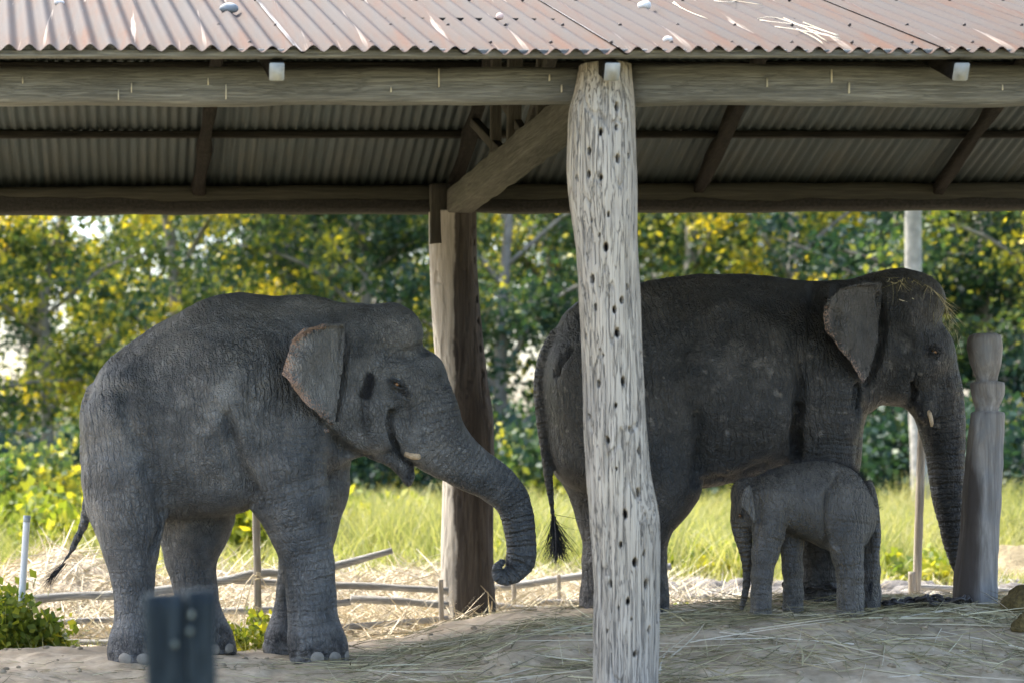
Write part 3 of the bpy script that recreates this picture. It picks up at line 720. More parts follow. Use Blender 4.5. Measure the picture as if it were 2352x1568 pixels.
def eyelid(b, px, py, r, parent, mat):
    """upper and lower lid as folds of skin over the eyeball"""
    dy = surf(b, px, py); W0 = 2.3*r/b.sc
    for up, rr_ in ((1, .42), (-1, .34)):
        P = np.array([b.P(px+f*W0, py-up*(.95*r/b.sc)*(1-f*f)*(1.0 if up > 0 else .8)+f*.45*W0, dy-.012*(1-f*f)+.008) for f in np.linspace(-1, 1, 13)])
        V, F = tube(P, rr_*r*np.sqrt(np.maximum(.1, 1-np.linspace(-1, 1, 13)**2*.9)), 8, .1, 3, 30); obj('eyelid', V, F, mat, parent, attrs={k: np.full(len(V), .5 if k == 'stain' else 0.) for k in ('ring', 'ringw', 'pink', 'stain', 'mud', 'pale', 'still')})
def finish(b, root, mat, extra=None, amp=1.):
    p = b.V-b.V.mean(0)
    q = p.copy(); q[:, 2] *= .45; q[:, 0] += .25*p[:, 2]
    ring, rw = b.ringattr(); b.V = b.V+b.N*(.0024*np.sin(ring*2*np.pi/.052+2*fbm(p*6, 2, 2))*np.clip((rw-.8)*5, 0, 1)*amp)[:, None]
    dd = amp*(.015*fbm(p*3.0, 31, 2)+.0035*fbm(q*15, 33, 2))
    b.V = b.V+b.N*dd[:, None]
    ring, rw = b.ringattr()
    u, v = b.pix()
    at = {'ring': ring, 'ringw': rw, 'pink': np.zeros(len(u)), 'stain': np.zeros(len(u)), 'mud': np.zeros(len(u)), 'pale': np.zeros(len(u)), 'still': np.zeros(len(u))}
    if extra: extra(b, u, v, at)
    return obj('body', b.V, b.F, mat, root, attrs=at)
def hair_tuft(base, tip, n, spread, width, parent, seed, name='tail_hair'):
    r = np.random.default_rng(seed); base = np.asarray(base); tip = np.asarray(tip); L = np.linalg.norm(tip-base)
    t0 = r.uniform(0, .75, n); B = base+(tip-base)*t0[:, None]+r.normal(size=(n, 3))*.008
    dirs = (tip-base)/L+r.normal(size=(n, 3))*spread
    V, F = ribbons(B, dirs, (1.05-t0)*L*r.uniform(.5, 1.1, n)+.03, np.full(n, width), r.normal(size=(n, 3))*.02, 3, seed)
    return obj(name, V, F, M_hair, parent)

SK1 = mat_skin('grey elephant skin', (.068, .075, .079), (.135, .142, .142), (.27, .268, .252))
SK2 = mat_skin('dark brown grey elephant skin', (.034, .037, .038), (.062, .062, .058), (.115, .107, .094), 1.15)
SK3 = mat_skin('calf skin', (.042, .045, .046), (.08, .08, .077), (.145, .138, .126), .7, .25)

# ---- first elephant: standing in profile, trunk reaching out and curled at its tip
def elephant_one():
    b = Body(13.5, (90, 1540), (1250, 640), .86, .0135)
    b.loft([(188, 975, 985, .05), (194, 935, 1055, .14), (204, 902, 1105, .22), (220, 868, 1150, .30), (250, 828, 1178, .39), (300, 786, 1190, .47), (350, 750, 1192, .53), (400, 722, 1190, .57), (450, 694, 1190, .60), (500, 677, 1190, .62), (550, 672, 1182, .61), (600, 676, 1165, .56), (650, 679, 1145, .47), (700, 673, 1118, .39), (750, 682, 1085, .33), (790, 699, 1058, .29), (830, 712, 1030, .27), (880, 740, 1000, .26), (920, 850, 900, .12)], k=.05, spine=.34)
    # hip and shoulder masses
    b.ell(315, 940, -.26, 78, 110, .26, 28, .10); b.ell(315, 940, .26, 78, 110, .26, 28, .10)
    b.ell(645, 1000, -.24, 95, 140, .27, -12, .10); b.ell(700, 930, .24, 95, 160, .28, -12, .12)
    # near hind, far hind
    b.chain([(288, 985, -.28, .27), (292, 1090, -.29, .255), (296, 1170, -.30, .225), (298, 1225, -.30, .185), (300, 1275, -.30, .152), (304, 1330, -.30, .120), (306, 1400, -.30, .112), (307, 1450, -.30, .126), (309, 1490, -.31, .147), (311, 1530, -.32, .152)], .09, ring=.16)
    b.chain([(400, 1040, .28, .27), (440, 1140, .30, .265), (447, 1195, .30, .24), (444, 1235, .30, .20), (440, 1285, .30, .155), (450, 1350, .30, .132), (472, 1420, .30, .112), (488, 1465, .30, .125), (496, 1510, .29, .15)], .08, ring=.16)
    # near fore, far fore
    b.chain([(655, 985, -.28, .25), (652, 1075, -.29, .255), (670, 1150, -.29, .228), (691, 1220, -.29, .182), (706, 1295, -.29, .163), (716, 1370, -.29, .145), (722, 1430, -.29, .149), (730, 1480, -.30, .172), (734, 1530, -.31, .183)], .08, ring=.3)
    b.chain([(735, 1040, .26, .22), (722, 1130, .27, .215), (708, 1210, .27, .175), (697, 1290, .27, .152), (684, 1350, .27, .137), (674, 1420, .27, .135), (668, 1465, .26, .155), (664, 1510, .25, .166)], .08, ring=.2)
    # skull, two domes, brow, cheek, jaw
    b.ell(842, 812, 0, 112, 112, .29, 0, .10); b.ell(905, 768, -.07, 72, 72, .19, 0, .07); b.ell(905, 772, .09, 68, 70, .18, 0, .07)
    b.ell(966, 862, -.015, 62, 64, .19, 0, .06); b.ell(880, 880, -.03, 110, 85, .28, -20, .06)
    b.ell(838, 930, -.03, 88, 108, .275, 10, .06); b.ell(856, 985, -.02, 78, 58, .23, -8, .05); b.ell(800, 985, -.02, 55, 62, .2, 0, .05)
    b.ell(905, 858, -.17, 60, 34, .09, -20, .05)                       # ridge over the eye
    # trunk
    T = [(962, 905, 0, .20), (972, 950, 0, .205), (985, 995, -.01, .198), (1015, 1028, -.02, .165), (1048, 1054, -.03, .140), (1082, 1078, -.03, .124), (1116, 1097, -.03, .112), (1148, 1116, -.03, .103), (1172, 1140, -.03, .092), (1186, 1172, -.03, .080), (1195, 1210, -.03, .073), (1199, 1248, -.03, .070), (1198, 1280, -.03, .066), (1190, 1306, -.03, .060)]
    b.chain(T, .05, smooth=40, ring=1.)
    b.chain([(1198, 1282, -.03, .065), (1189, 1307, -.03, .058), (1172, 1324, -.03, .048), (1153, 1329, -.03, .040), (1141, 1318, -.03, .029), (1139, 1303, -.03, .022), (1148, 1292, -.03, .016), (1158, 1287, -.03, .009)], .014, smooth=22, ring=1.)
    b.ell(944, 995, -.13, 36, 62, .10, 12, .04); b.ell(944, 995, .13, 36, 62, .10, 12, .04)   # tusk sheaths
    b.chain([(870, 1022, -.02, .10), (905, 1040, -.02, .075), (926, 1066, -.02, .055), (936, 1092, -.02, .036), (939, 1112, -.02, .014)], .03)
    # tail
    b.chain([(216, 900, 0, .055), (196, 985, 0, .045), (199, 1070, .02, .036), (209, 1145, .05, .031), (190, 1210, .05, .026), (166, 1262, .04, .023), (140, 1302, .03, .018), (122, 1320, .03, .011)], .025, smooth=18, ring=.6)
    # ears
    E1 = [(797, 744), (770, 745), (735, 747), (705, 755), (684, 766), (668, 784), (661, 812), (652, 838), (644, 860), (662, 878), (672, 897), (688, 914), (704, 930), (722, 943), (733, 955), (743, 975), (749, 990), (758, 990), (766, 972), (772, 945), (778, 905), (784, 865), (788, 820), (792, 780)]
    yf = lambda u, v: -.345-.37*sstep(800, 690, u)+.03*np.sin((u+v*.6)/15)*sstep(780, 690, u)+.02*np.sin((v-u*.4)/9)*sstep(720, 655, u)+.05*sstep(690, 640, u)+.05*np.sin(np.pi*np.clip((u-650)/140, 0, 1))-.03*sstep(900, 1000, v)
    b.ear(E1, yf, .019, .03)
    b.chain([(796, 746, -.34, .02), (740, 748, -.56, .022), (700, 757, -.69, .022), (672, 782, -.70, .016)], .02)
    b.ear([(x+8, y-4) for x, y in E1], lambda u, v: .345+.25*sstep(800, 690, u), .028, .03)
    b.groove([(796, 770), (793, 820), (789, 870), (780, 930), (768, 985)], .022, .015)
    b.groove([(790, 752), (745, 757), (705, 766), (674, 792)], .009, .010)
    b.groove([(904, 945), (899, 975), (903, 1010), (914, 1040)], .012, .03)
    b.groove([(742, 965), (762, 1005), (795, 1034), (840, 1050)], .045, .03, -.01)
    b.groove([(893, 890), (910, 893), (926, 903), (936, 918)], .010, .012)
    b.groove([(886, 864), (905, 858), (926, 868)], .008, .012)
    b.groove([(376, 1185), (370, 1225), (352, 1262)], .02, .03)
    b.floor(.0); b.mesh()
    # folds
    for pts, w, d in (([(903, 948), (897, 975), (903, 1010), (918, 1040), (930, 1055)], .018, .045), ([(520, 955), (538, 1020), (562, 1085), (592, 1152)], .04, .05), ([(500, 1000), (520, 1060), (545, 1110)], .03, .015),
                      ([(283, 905), (293, 960), (322, 1025), (352, 1100), (374, 1175)], .05, .026), ([(372, 1180), (366, 1225), (350, 1262)], .02, .02), ([(790, 1040), (765, 1000), (745, 960)], .03, .03), ([(770, 1010), (800, 1035), (850, 1050)], .02, .02),
                      ([(880, 800), (900, 815), (930, 812)], .06, .028), ([(975, 800), (960, 806), (940, 815)], .035, .03), ([(1010, 870), (1000, 895)], .05, .012),
                      ([(888, 868), (905, 862), (925, 874), (935, 892)], .010, .012), ([(890, 888), (908, 896), (925, 905)], .010, .010), ([(880, 905), (905, 918)], .012, .008), ([(910, 880), (922, 890)], .016, .018),
                      ([(785, 760), (786, 840), (780, 900), (770, 960)], .016, .03), ([(455, 1185), (520, 1186), (580, 1160)], .02, .012),
                      ([(350, 748), (300, 800), (255, 850)], .03, .012), ([(470, 700), (390, 760), (330, 800)], .04, -.014), ([(750, 1110), (720, 1140), (690, 1160)], .02, .01)):
        b.crease(pts, w, d*1.35)
    for y in np.linspace(1345, 1425, 8): b.crease([(690, y+6), (720, y+9), (752, y+2), (768, y-8)], .007, .007)
    for y in np.linspace(1400, 1470, 6): b.crease([(640, y), (675, y+6)], .007, .004, 0)
    b.normals(); root = thing('elephant', 'grey elephant reaching out its curled trunk past the brown post', 'elephant', (b.P(480, 1030, 0)[0], 13.5, 0), 'elephants under the shelter')
    def paint(b, u, v, at):
        near = sstep(-.28, -.34, b.V[:, 1]-13.5)
        rim = b.line_dist([(690, 762), (666, 785), (645, 860), (690, 917), (735, 958), (750, 990)])
        earm = (u < 792)*(v > 735)*(v < 1000)*sstep(.085, .05, np.abs(b.V[:, 1]-13.5-yf(u, v)))
        at['pale'] = earm*1.
        at['pink'] = earm*sstep(.13, .0, rim)*(.55+.45*sstep(.10, .0, b.line_dist([(650, 850), (690, 917)])))+earm*.8*sstep(.035, .01, b.line_dist([(668, 784), (700, 758), (745, 748)]))
        st = sstep(.042, .026, b.line_dist([(851, 868), (845, 890), (838, 908)]))*near*0
        face = sstep(-.05, -.12, b.V[:, 1]-13.5)
        at['still'] = np.clip(.85*sstep(775, 815, u)*(v < 1060)+.8*at['pale']*(u < 800)+.55*sstep(880, 780, v)*(u < 790), 0, 1)
        at['pale'] = at['pale']+.55*sstep(800, 850, u)*(v < 1090)*(v > 790)*face*sstep(-.35, .25, fbm(b.V*7, 6, 2))
        gl = b.line_dist([(849, 868), (846, 888), (840, 905)])+.008*fbm(b.V*25, 3, 2)
        st = face*sstep(.052, .026, gl)*sstep(800, 812, u)
        st = np.maximum(st, face*.45*sstep(.05, .02, b.line_dist([(840, 905), (838, 950), (842, 985)])))
        st = np.maximum(st, face*.8*sstep(.034, .012, b.line_dist([(898, 876), (912, 882), (928, 895), (936, 905)])))
        st = np.maximum(st, face*.35*sstep(.04, .0, b.line_dist([(936, 905), (944, 930), (942, 990)])))
        st = np.maximum(st, .75*sstep(.03, .01, b.line_dist([(940, 1060), (945, 1080), (938, 1095)])))
        st = np.maximum(st, .5*face*sstep(.05, .0, b.line_dist([(890, 1030), (920, 1045)])))
        low = sstep(.30, .10, b.V[:, 2])*sstep(-.15, .15, fbm(b.V*8, 4, 2))
        at['stain'] = np.maximum(st, .75*low)
        at['mud'] = .55*sstep(.55, .05, b.V[:, 2])+.25*(v < 900)*(u < 480)
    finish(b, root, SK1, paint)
    eyeball(b, 911, 882, -.262, .023, root); eyelid(b, 911, 882, .023, root, SK1)
    for foot, n, sp, r, sz in (((734, 1500, -.31), 4, (-58, 62), .166, .060), ((664, 1490, .25), 3, (-60, 40), .147, .058), ((311, 1500, -.32), 4, (-45, 75), .134, .056), ((496, 1490, .29), 3, (-40, 60), .129, .052)):
        nails(b, foot, .004, n, r, root, sp, 38., sz)
    # sawn tusk stub
    V, F = tube(np.array([b.P(930, 1040, -.18), b.P(946, 1046, -.19), b.P(962, 1048, -.195), b.P(966, 1049, -.195)]), [.020, .024, .023, .014], 14, .12, 3, 20); obj('tusk', V, F, M_ivory, root)
    hair_tuft(b.P(150, 1290, .035), b.P(110, 1332, .03), 90, .16, .004, root, 3)
    return b, root
E1b, E1r = elephant_one()

# ---- second elephant: darker, standing in profile, trunk hanging, calf beneath
def elephant_two():
    b = Body(14.05, (1220, 1440), (2240, 575), .86, .0135); GZ0 = .0
    b.loft([(1240, 860, 900, .06), (1248, 815, 1010, .17), (1262, 770, 1070, .27), (1285, 730, 1105, .37), (1310, 704, 1120, .44), (1340, 683, 1128, .5), (1400, 660, 1130, .56), (1475, 645, 1130, .61), (1530, 636, 1128, .64), (1600, 628, 1124, .65), (1700, 628, 1106, .64), (1760, 633, 1082, .6), (1820, 640, 1064, .51), (1870, 645, 1050, .42), (1920, 643, 1015, .35), (1970, 642, 960, .30), (2030, 660, 920, .27), (2075, 780, 830, .1)], k=.05, spine=.32)
    b.ell(1370, 900, -.26, 90, 130, .28, 12, .12); b.ell(1350, 900, .26, 85, 125, .27, 12, .12)
    b.ell(1875, 930, -.24, 75, 130, .27, -6, .09); b.ell(1905, 870, .24, 80, 160, .28, -6, .10)
    b.chain([(1450, 960, -.28, .31), (1490, 1060, -.30, .30), (1500, 1105, -.31, .285), (1480, 1150, -.31, .24), (1464, 1190, -.31, .205), (1460, 1235, -.31, .175), (1468, 1300, -.31, .15), (1474, 1360, -.31, .145), (1478, 1425, -.31, .165)], .09, ring=.16)
    b.chain([(1360, 980, .28, .28), (1378, 1070, .29, .26), (1396, 1150, .30, .21), (1398, 1210, .30, .17), (1393, 1290, .30, .148), (1390, 1360, .30, .145), (1388, 1425, .29, .165)], .09, ring=.16)
    b.chain([(1898, 900, -.27, .24), (1895, 985, -.27, .195), (1892, 1060, -.27, .175), (1887, 1150, -.27, .155), (1880, 1260, -.27, .138), (1876, 1330, -.27, .130), (1875, 1420, -.28, .16)], .08, ring=.4)
    b.chain([(1915, 940, .25, .22), (1912, 1060, .26, .17), (1910, 1200, .26, .14), (1906, 1320, .26, .13), (1905, 1420, .26, .16)], .08, ring=.4)
    # head
    b.ell(2050, 722, 0, 108, 108, .29, 0, .10); b.ell(2090, 690, -.08, 78, 70, .18, -20, .06); b.ell(2090, 690, .08, 78, 70, .18, -20, .06)
    b.ell(2080, 815, -.02, 98, 108, .27, 0, .06); b.ell(2130, 805, -.02, 55, 70, .18, 0, .06); b.ell(2045, 872, -.02, 66, 54, .22, -5, .05)
    b.ell(2138, 775, -.13, 44, 24, .08, -15, .04)
    T = [(2128, 840, 0, .17), (2142, 880, 0, .158), (2152, 925, 0, .147), (2162, 970, 0, .124), (2167, 1010, 0, .110), (2170, 1060, 0, .102), (2174, 1110, 0, .093), (2179, 1160, 0, .078), (2185, 1210, 0, .061), (2190, 1250, 0, .047), (2195, 1285, 0, .033), (2199, 1312, 0, .02)]
    b.chain(T, .05, smooth=34, ring=1.)
    b.ell(2128, 915, -.12, 30, 55, .08, 0, .04)
    b.chain([(2060, 895, -.02, .10), (2092, 915, -.02, .065), (2107, 940, -.02, .042), (2116, 968, -.02, .018)], .03)
    # tail
    b.chain([(1275, 770, 0, .06), (1250, 840, -.03, .055), (1243, 920, -.05, .046), (1249, 1000, -.05, .038), (1258, 1080, -.05, .032), (1266, 1150, -.05, .026), (1273, 1210, -.05, .022), (1277, 1245, -.05, .014)], .02, smooth=22, ring=.5)
    EA = [(2010, 648), (1985, 650), (1955, 652), (1925, 664), (1904, 682), (1893, 706), (1893, 740), (1898, 768), (1912, 778), (1926, 800), (1942, 820), (1956, 836), (1966, 856), (1976, 874), (1984, 884), (1992, 868), (2002, 842), (2012, 815), (2018, 780), (2018, 740), (2024, 700), (2026, 668)]
    yf = lambda u, v: -.35-.34*sstep(2025, 1930, u)+.028*np.sin((u+v*.5)/15)*sstep(2010, 1930, u)+.018*np.sin((v-u*.4)/9)*sstep(1960, 1900, u)+.05*np.sin(np.pi*np.clip((u-1893)/130, 0, 1))-.04*sstep(800, 880, v)
    b.ear(EA, yf, .019, .03)
    b.chain([(2020, 652, -.34, .022), (1980, 652, -.55, .022), (1935, 662, -.68, .018)], .02)
    b.ear([(x+6, y-3) for x, y in EA], lambda u, v: .35+.25*sstep(2025, 1930, u), .028, .03)
    b.groove([(2028, 680), (2028, 740), (2024, 800), (2008, 850), (1994, 880)], .026, .02)
    b.groove([(2096, 870), (2101, 892), (2094, 922)], .02, .03)
    b.groove([(1982, 885), (1976, 920), (1966, 955)], .03, .03)
    b.groove([(1842, 880), (1834, 940), (1829, 1000), (1831, 1060)], .017, .06, .004)
    b.floor(.2); b.mesh()
    for pts, w, d in (([(1835, 935), (1828, 985), (1830, 1050)], .03, .05), ([(1800, 720), (1850, 850), (1832, 930)], .05, .022), ([(1600, 960), (1608, 1040), (1600, 1105)], .04, .04), ([(1580, 900), (1600, 960)], .05, .02),
                      ([(1872, 660), (1868, 760), (1840, 880)], .04, .03), ([(1905, 660), (1890, 760), (1880, 840)], .03, -.018), ([(1555, 690), (1590, 760), (1560, 850)], .08, .028), ([(1640, 700), (1720, 720), (1790, 760)], .07, -.018),
                      ([(1975, 890), (1970, 930)], .03, .04), ([(2095, 880), (2100, 900), (2092, 925)], .018, .035), ([(2020, 680), (2026, 750), (2018, 820), (1996, 880)], .02, .04), ([(2055, 760), (2085, 790)], .07, .022),
                      ([(2132, 798), (2145, 795), (2156, 806)], .010, .012), ([(2128, 815), (2146, 822)], .010, .01), ([(2140, 806), (2148, 808)], .016, .016), ([(2110, 840), (2100, 870), (2098, 890)], .012, .012),
                      ([(1610, 1100), (1680, 1092), (1760, 1065)], .02, .01), ([(1310, 800), (1285, 840), (1280, 860)], .02, .03)):
        b.crease(pts, w, d*1.35)
    for k in range(7): b.crease([(1540-k*4, 900+k*24), (1590, 930+k*24), (1640+k*6, 990+k*18)], .012, .006)
    b.normals(); root = thing('elephant', 'dark brown-grey elephant with hay on its head and trunk hanging down', 'elephant', (b.P(1700, 1030, 0)[0], 14.05, .27), 'elephants under the shelter')
    def paint(b, u, v, at):
        near = (u < 2024)*(v > 640)*(v < 892)*sstep(.085, .05, np.abs(b.V[:, 1]-14.05-yf(u, v))); at['pale'] = near*.8
        rim = b.line_dist([(1893, 710), (1897, 765), (1926, 803), (1956, 838), (1984, 884)])
        at['pink'] = near*(u < 2005)*(v > 690)*(v < 890)*sstep(.075, 0., rim)*.62
        face = sstep(-.05, -.12, b.V[:, 1]-14.05)
        at['still'] = .8*sstep(2005, 2035, u)*(v < 930)+.8*at['pale']*(u < 2030)
        st = face*.8*sstep(.05, .015, b.line_dist([(2136, 804), (2150, 810)]))
        st = np.maximum(st, face*.6*sstep(.05, .01, b.line_dist([(2100, 900), (2108, 940), (2116, 960)])))
        at['stain'] = np.maximum(st, .5*sstep(.45, .33, b.V[:, 2])*sstep(-.2, .3, fbm(b.V*9, 4, 2)))
        sp = vnoise(b.V*26, 8) > .62
        at['mud'] = .5*sstep(.9, .35, b.V[:, 2])+.8*sp*sstep(700, 900, v)*(v < 1000)+.9*face*sstep(.05, .02, b.line_dist([(2080, 788), (2078, 798)]))
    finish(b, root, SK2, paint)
    eyeball(b, 2146, 808, -.172, .021, root); eyelid(b, 2146, 808, .021, root, SK2)
    V, F = tube(np.array([b.P(2131, 940, -.17), b.P(2137, 955, -.185), b.P(2140, 970, -.19), b.P(2140, 979, -.19)]), [.016, .015, .013, .007], 12); obj('tusk', V, F, M_ivory, root)
    nails(b, (1478, 1400, -.31), .26, 4, .163, root, (-70, 40), 38., .05); nails(b, (1388, 1400, .29), .26, 3, .163, root, (-60, 20), 38., .045)
    hair_tuft(b.P(1270, 1180, -.06), b.P(1283, 1278, -.06), 420, .34, .005, root, 4)
    return b, root
E2b, E2r = elephant_two()

def calf():
    b = Body(13.25, (1660, 1420), (2050, 1030), .34, .0085); Zf = .33
    b.loft([(1706, 1120, 1160, .06), (1722, 1100, 1185, .12), (1760, 1080, 1208, .17), (1800, 1067, 1218, .2), (1850, 1058, 1238, .225), (1900, 1056, 1264, .225), (1940, 1066, 1270, .205), (1972, 1088, 1262, .17), (1995, 1122, 1240, .12), (2006, 1165, 1190, .05)], k=.03, spine=.3)
    b.ell(1940, 1140, -.09, 48, 68, .12, 10, .05); b.ell(1945, 1140, .09, 48, 68, .12, 10, .05)
    b.ell(1782, 1150, -.09, 40, 62, .115, 12, .05); b.ell(1795, 1150, .09, 40, 62, .11, 12, .05)
    b.chain([(1776, 1180, -.11, .105), (1766, 1222, -.12, .096), (1758, 1270, -.12, .082), (1750, 1320, -.12, .066), (1748, 1365, -.12, .062), (1747, 1408, -.12, .068)], .03, ring=.2)
    b.chain([(1812, 1200, .10, .09), (1818, 1250, .10, .072), (1821, 1310, .10, .064), (1822, 1360, .10, .064), (1822, 1408, .10, .07)], .03, ring=.2)
    b.chain([(1945, 1180, -.11, .13), (1942, 1228, -.12, .118), (1945, 1270, -.12, .094), (1952, 1320, -.12, .08), (1953, 1365, -.12, .08), (1953, 1408, -.12, .086)], .03, ring=.2)
    b.chain([(1975, 1180, .10, .12), (1985, 1240, .10, .09), (1996, 1310, .10, .066), (1999, 1360, .10, .064), (2000, 1408, .10, .07)], .03, ring=.2)
    b.ell(1722, 1146, 0, 40, 52, .125, 15, .04); b.ell(1715, 1175, 0, 31, 40, .11, 0, .03); b.ell(1705, 1180, -.03, 22, 34, .085, 8, .03)
    b.ell(1738, 1200, 0, 24, 26, .08, 0, .03)
    b.chain([(1702, 1190, 0, .062), (1705, 1225, 0, .048), (1712, 1258, 0, .036), (1717, 1295, 0, .029), (1716, 1335, 0, .025), (1710, 1370, 0, .021), (1704, 1396, 0, .016)], .02, smooth=20, ring=1.)
    b.chain([(1996, 1110, -.02, .03), (2007, 1150, -.03, .026), (2011, 1200, -.04, .022), (2013, 1250, -.04, .018), (2009, 1300, -.045, .014), (2000, 1338, -.05, .010)], .015, smooth=18, ring=.4)
    EA = [(1719, 1112), (1710, 1124), (1704, 1142), (1701, 1162), (1712, 1172), (1722, 1186), (1734, 1206), (1739, 1198), (1734, 1168), (1729, 1140), (1725, 1120)]
    b.ear(EA, lambda u, v: -.17-.05*sstep(1735, 1700, u), .012, .012)
    b.ear([(x-4, y) for x, y in EA], lambda u, v: .15, .012, .012)
    b.floor(Zf-.06); b.mesh()
    for pts, w, d in (([(1898, 1130), (1893, 1180), (1896, 1250)], .018, .022), ([(1925, 1085), (1905, 1120), (1896, 1150)], .018, .014), ([(1805, 1170), (1812, 1200), (1800, 1225)], .018, .012), ([(1745, 1150), (1742, 1190), (1735, 1225)], .014, .014), ([(1908, 1245), (1922, 1262)], .014, -.012), ([(1770, 1100), (1800, 1080), (1850, 1072)], .02, .006)):
        b.crease(pts, w, d*1.35)
    for y in np.linspace(1330, 1385, 6):
        b.crease([(1728, y), (1748, y+3), (1770, y)], .004, .004); b.crease([(1925, y), (1953, y+3), (1982, y)], .004, .004)
    b.normals(); root = thing('elephant', 'small grey calf standing under the belly of the dark elephant', 'elephant', (b.P(1850, 1030, 0)[0], 13.25, Zf), 'elephants under the shelter')
    def paint(b, u, v, at):
        at['pale'] = 1.3*(u < 1742)*(v > 1108)*(v < 1210)*sstep(-.135, -.155, b.V[:, 1]-13.25)*sstep(.0, .02, 1740-u)
        at['mud'] = .35*sstep(.75, .4, b.V[:, 2])+.3*sstep(.10, .0, b.line_dist([(1935, 1090), (1950, 1150)]))+.5*sstep(.05, .0, b.line_dist([(1915, 1250), (1918, 1265)]))+.35*sstep(.06, 0, b.line_dist([(1910, 1100), (1925, 1072)]))
        at['stain'] = np.maximum(.75*sstep(.03, .012, b.line_dist([(1694, 1182), (1702, 1184)])), .45*sstep(.55, .95, b.N[:, 2])*(b.V[:, 2] > .9))
        at['stain'] = np.maximum(at['stain'], .45*(u < 1735)*(v < 1250)*(1-np.clip(at['pale'], 0, 1))*sstep(-.3, .3, fbm(b.V*12, 3, 2)))
    finish(b, root, SK3, paint, .5)
    eyeball(b, 1699, 1183, -.098, .012, root)
    hair_tuft(b.P(2003, 1320, -.05), b.P(1997, 1358, -.05), 50, .12, .003, root, 6)
    # downy hair along the back
    r = np.random.default_rng(2); top = np.where((b.N[:, 2] > .25) & (b.V[:, 2] > .75))[0]; sel = r.choice(top, 5200)
    V, F = ribbons(b.V[sel], b.N[sel]+r.normal(size=(5200, 3))*.4, r.uniform(.015, .045, 5200), np.full(5200, .0014), r.normal(size=(5200, 3))*.008, 2, 5)
    obj('back_hair', V, F, M_hair, root)
    return b, root
C3b, C3r = calf()
# ------------------------------------------------------------------ tethering post, stakes, fence
t = NT('tether post wood'); v = t.coord((10, 10, .8)); g = t.noise(v, 2., 6, .7, .6); big = t.noise(t.coord((1, 1, .7)), 4, 4, .6); sx = t.n('ShaderNodeSeparateXYZ'); t.l(t.coord(), sx.inputs[0])
c = t.ramp(g, [(.3, (.12, .10, .085)), (.5, (.22, .2, .175)), (.75, (.4, .37, .335))])
c = t.mix(t.ramp(big, [(.45, 0.), (.7, .7)]), c, (.16, .18, .2))
ed = t.math('ADD', sx.outputs[0], t.math('MULTIPLY', t.math('SUBTRACT', t.noise(t.coord((1, 1, .6)), 3, 3), .5), .14))
c = t.mix(t.ramp(t.math('ADD', ed, .5), [(.45, .9), (.5, 0.)]), c, (.05, .038, .03))  # left half darkened in the colour, so the right side looks lit
t.principled(c, .75, t.bump(g, .01, .8), .3); M_tether = t.m
DT = 13.55
prof = [(1410, 2190, 2288), (1388, 2191, 2286), (1330, 2196, 2287), (1250, 2204, 2292), (1150, 2212, 2297), (1050, 2221, 2302), (955, 2232, 2306), (947, 2233, 2304), (943, 2242, 2291), (930, 2241, 2294), (905, 2233, 2303), (886, 2230, 2305), (878, 2231, 2304), (874, 2245, 2289), (862, 2241, 2291), (835, 2231, 2297), (800, 2222, 2300), (780, 2224, 2297), (770, 2228, 2294), (766, 2238, 2286)]
n = 48; a = np.linspace(0, 2*np.pi, n, endpoint=False); V = []
Pf = []
for (y0, l0, r0), (y1, l1, r1) in zip(prof[:-1], prof[1:]):
    m = max(1, int(abs(y1-y0)/7))
    for k in range(m): f = k/m; Pf.append((y0+(y1-y0)*f, l0+(l1-l0)*f, r0+(r1-r0)*f))
Pf.append(prof[-1])
for (y, l, r) in Pf:
    c = W((l+r)/2, y, DT); R = (r-l)/2*DT/FPX
    sq = 1/np.maximum(abs(np.cos(a)), abs(np.sin(a)))
    rr = R*np.minimum(1., .93*sq)
    V.append(c+np.stack([rr*np.cos(a), rr*np.sin(a), 0*a], -1))
V = np.array(V); q = V.copy(); q[..., 2] *= .25
cc = V.mean(1, keepdims=True); V = cc+(V-cc)*(1+.05*fbm(q*14, 8, 3)+.03*fbm(V*9, 3, 2))[..., None]
V = V.reshape(-1, 3); m = len(Pf)
F = [(i*n+j, i*n+(j+1) % n, (i+1)*n+(j+1) % n, (i+1)*n+j) for i in range(m-1) for j in range(n)]+[tuple((m-1)*n+j for j in range(n))]
p0 = W(2238, 1390, DT)
tag(obj('tether_post', V, F, M_tether, at=(p0[0], DT, gz(p0[0], DT))), 'short worn wooden tether post with a carved knob and collar on top', 'post')

M_rail = mat_wood('grey pole wood', (.40, .395, .375), (.17, .168, .16), (.56, .55, .52), 'x', crack=.7)
M_stake = mat_wood('stake wood', (.4, .36, .3), (.2, .175, .14), (.55, .51, .43), 'z', crack=.7)
M_string = mat_plain('pale string', (.6, .5, .34), .8, .2, 20)
fence = thing('pole_fence', 'low fence of grey poles tied to thin stakes in front of the straw', 'fence', (.6, 15.6, 0), 'pole fences behind the shelter')
def rail(pts, r, parent, seed, D=15.6, knots=.12):
    P = np.array([W(p[0], p[1], p[2] if len(p) > 2 else D) for p in pts]); L = np.linalg.norm(P[-1]-P[0]); n = max(8, int(L/.07))
    rr = r if not np.isscalar(r) else np.full(len(P), r)
    Q = resample(np.c_[P, rr], n); Q[:, :3] += .012*np.stack([vnoise(np.c_[Q[:, 0]*2.2, 0*Q[:, 0]+seed, 0*Q[:, 0]+k*7], seed) for k in range(3)], 1)
    obj('rail', *tube(Q[:, :3], Q[:, 3], 12, knots, seed, 9), M_rail, parent)
rail([(-60, 1381), (130, 1370), (270, 1364), (400, 1350), (520, 1332), (600, 1312), (660, 1316)], .033, fence, 1, 15.55)
rail([(-60, 1455), (100, 1435), (270, 1421), (340, 1418)], .024, fence, 2, 15.6)
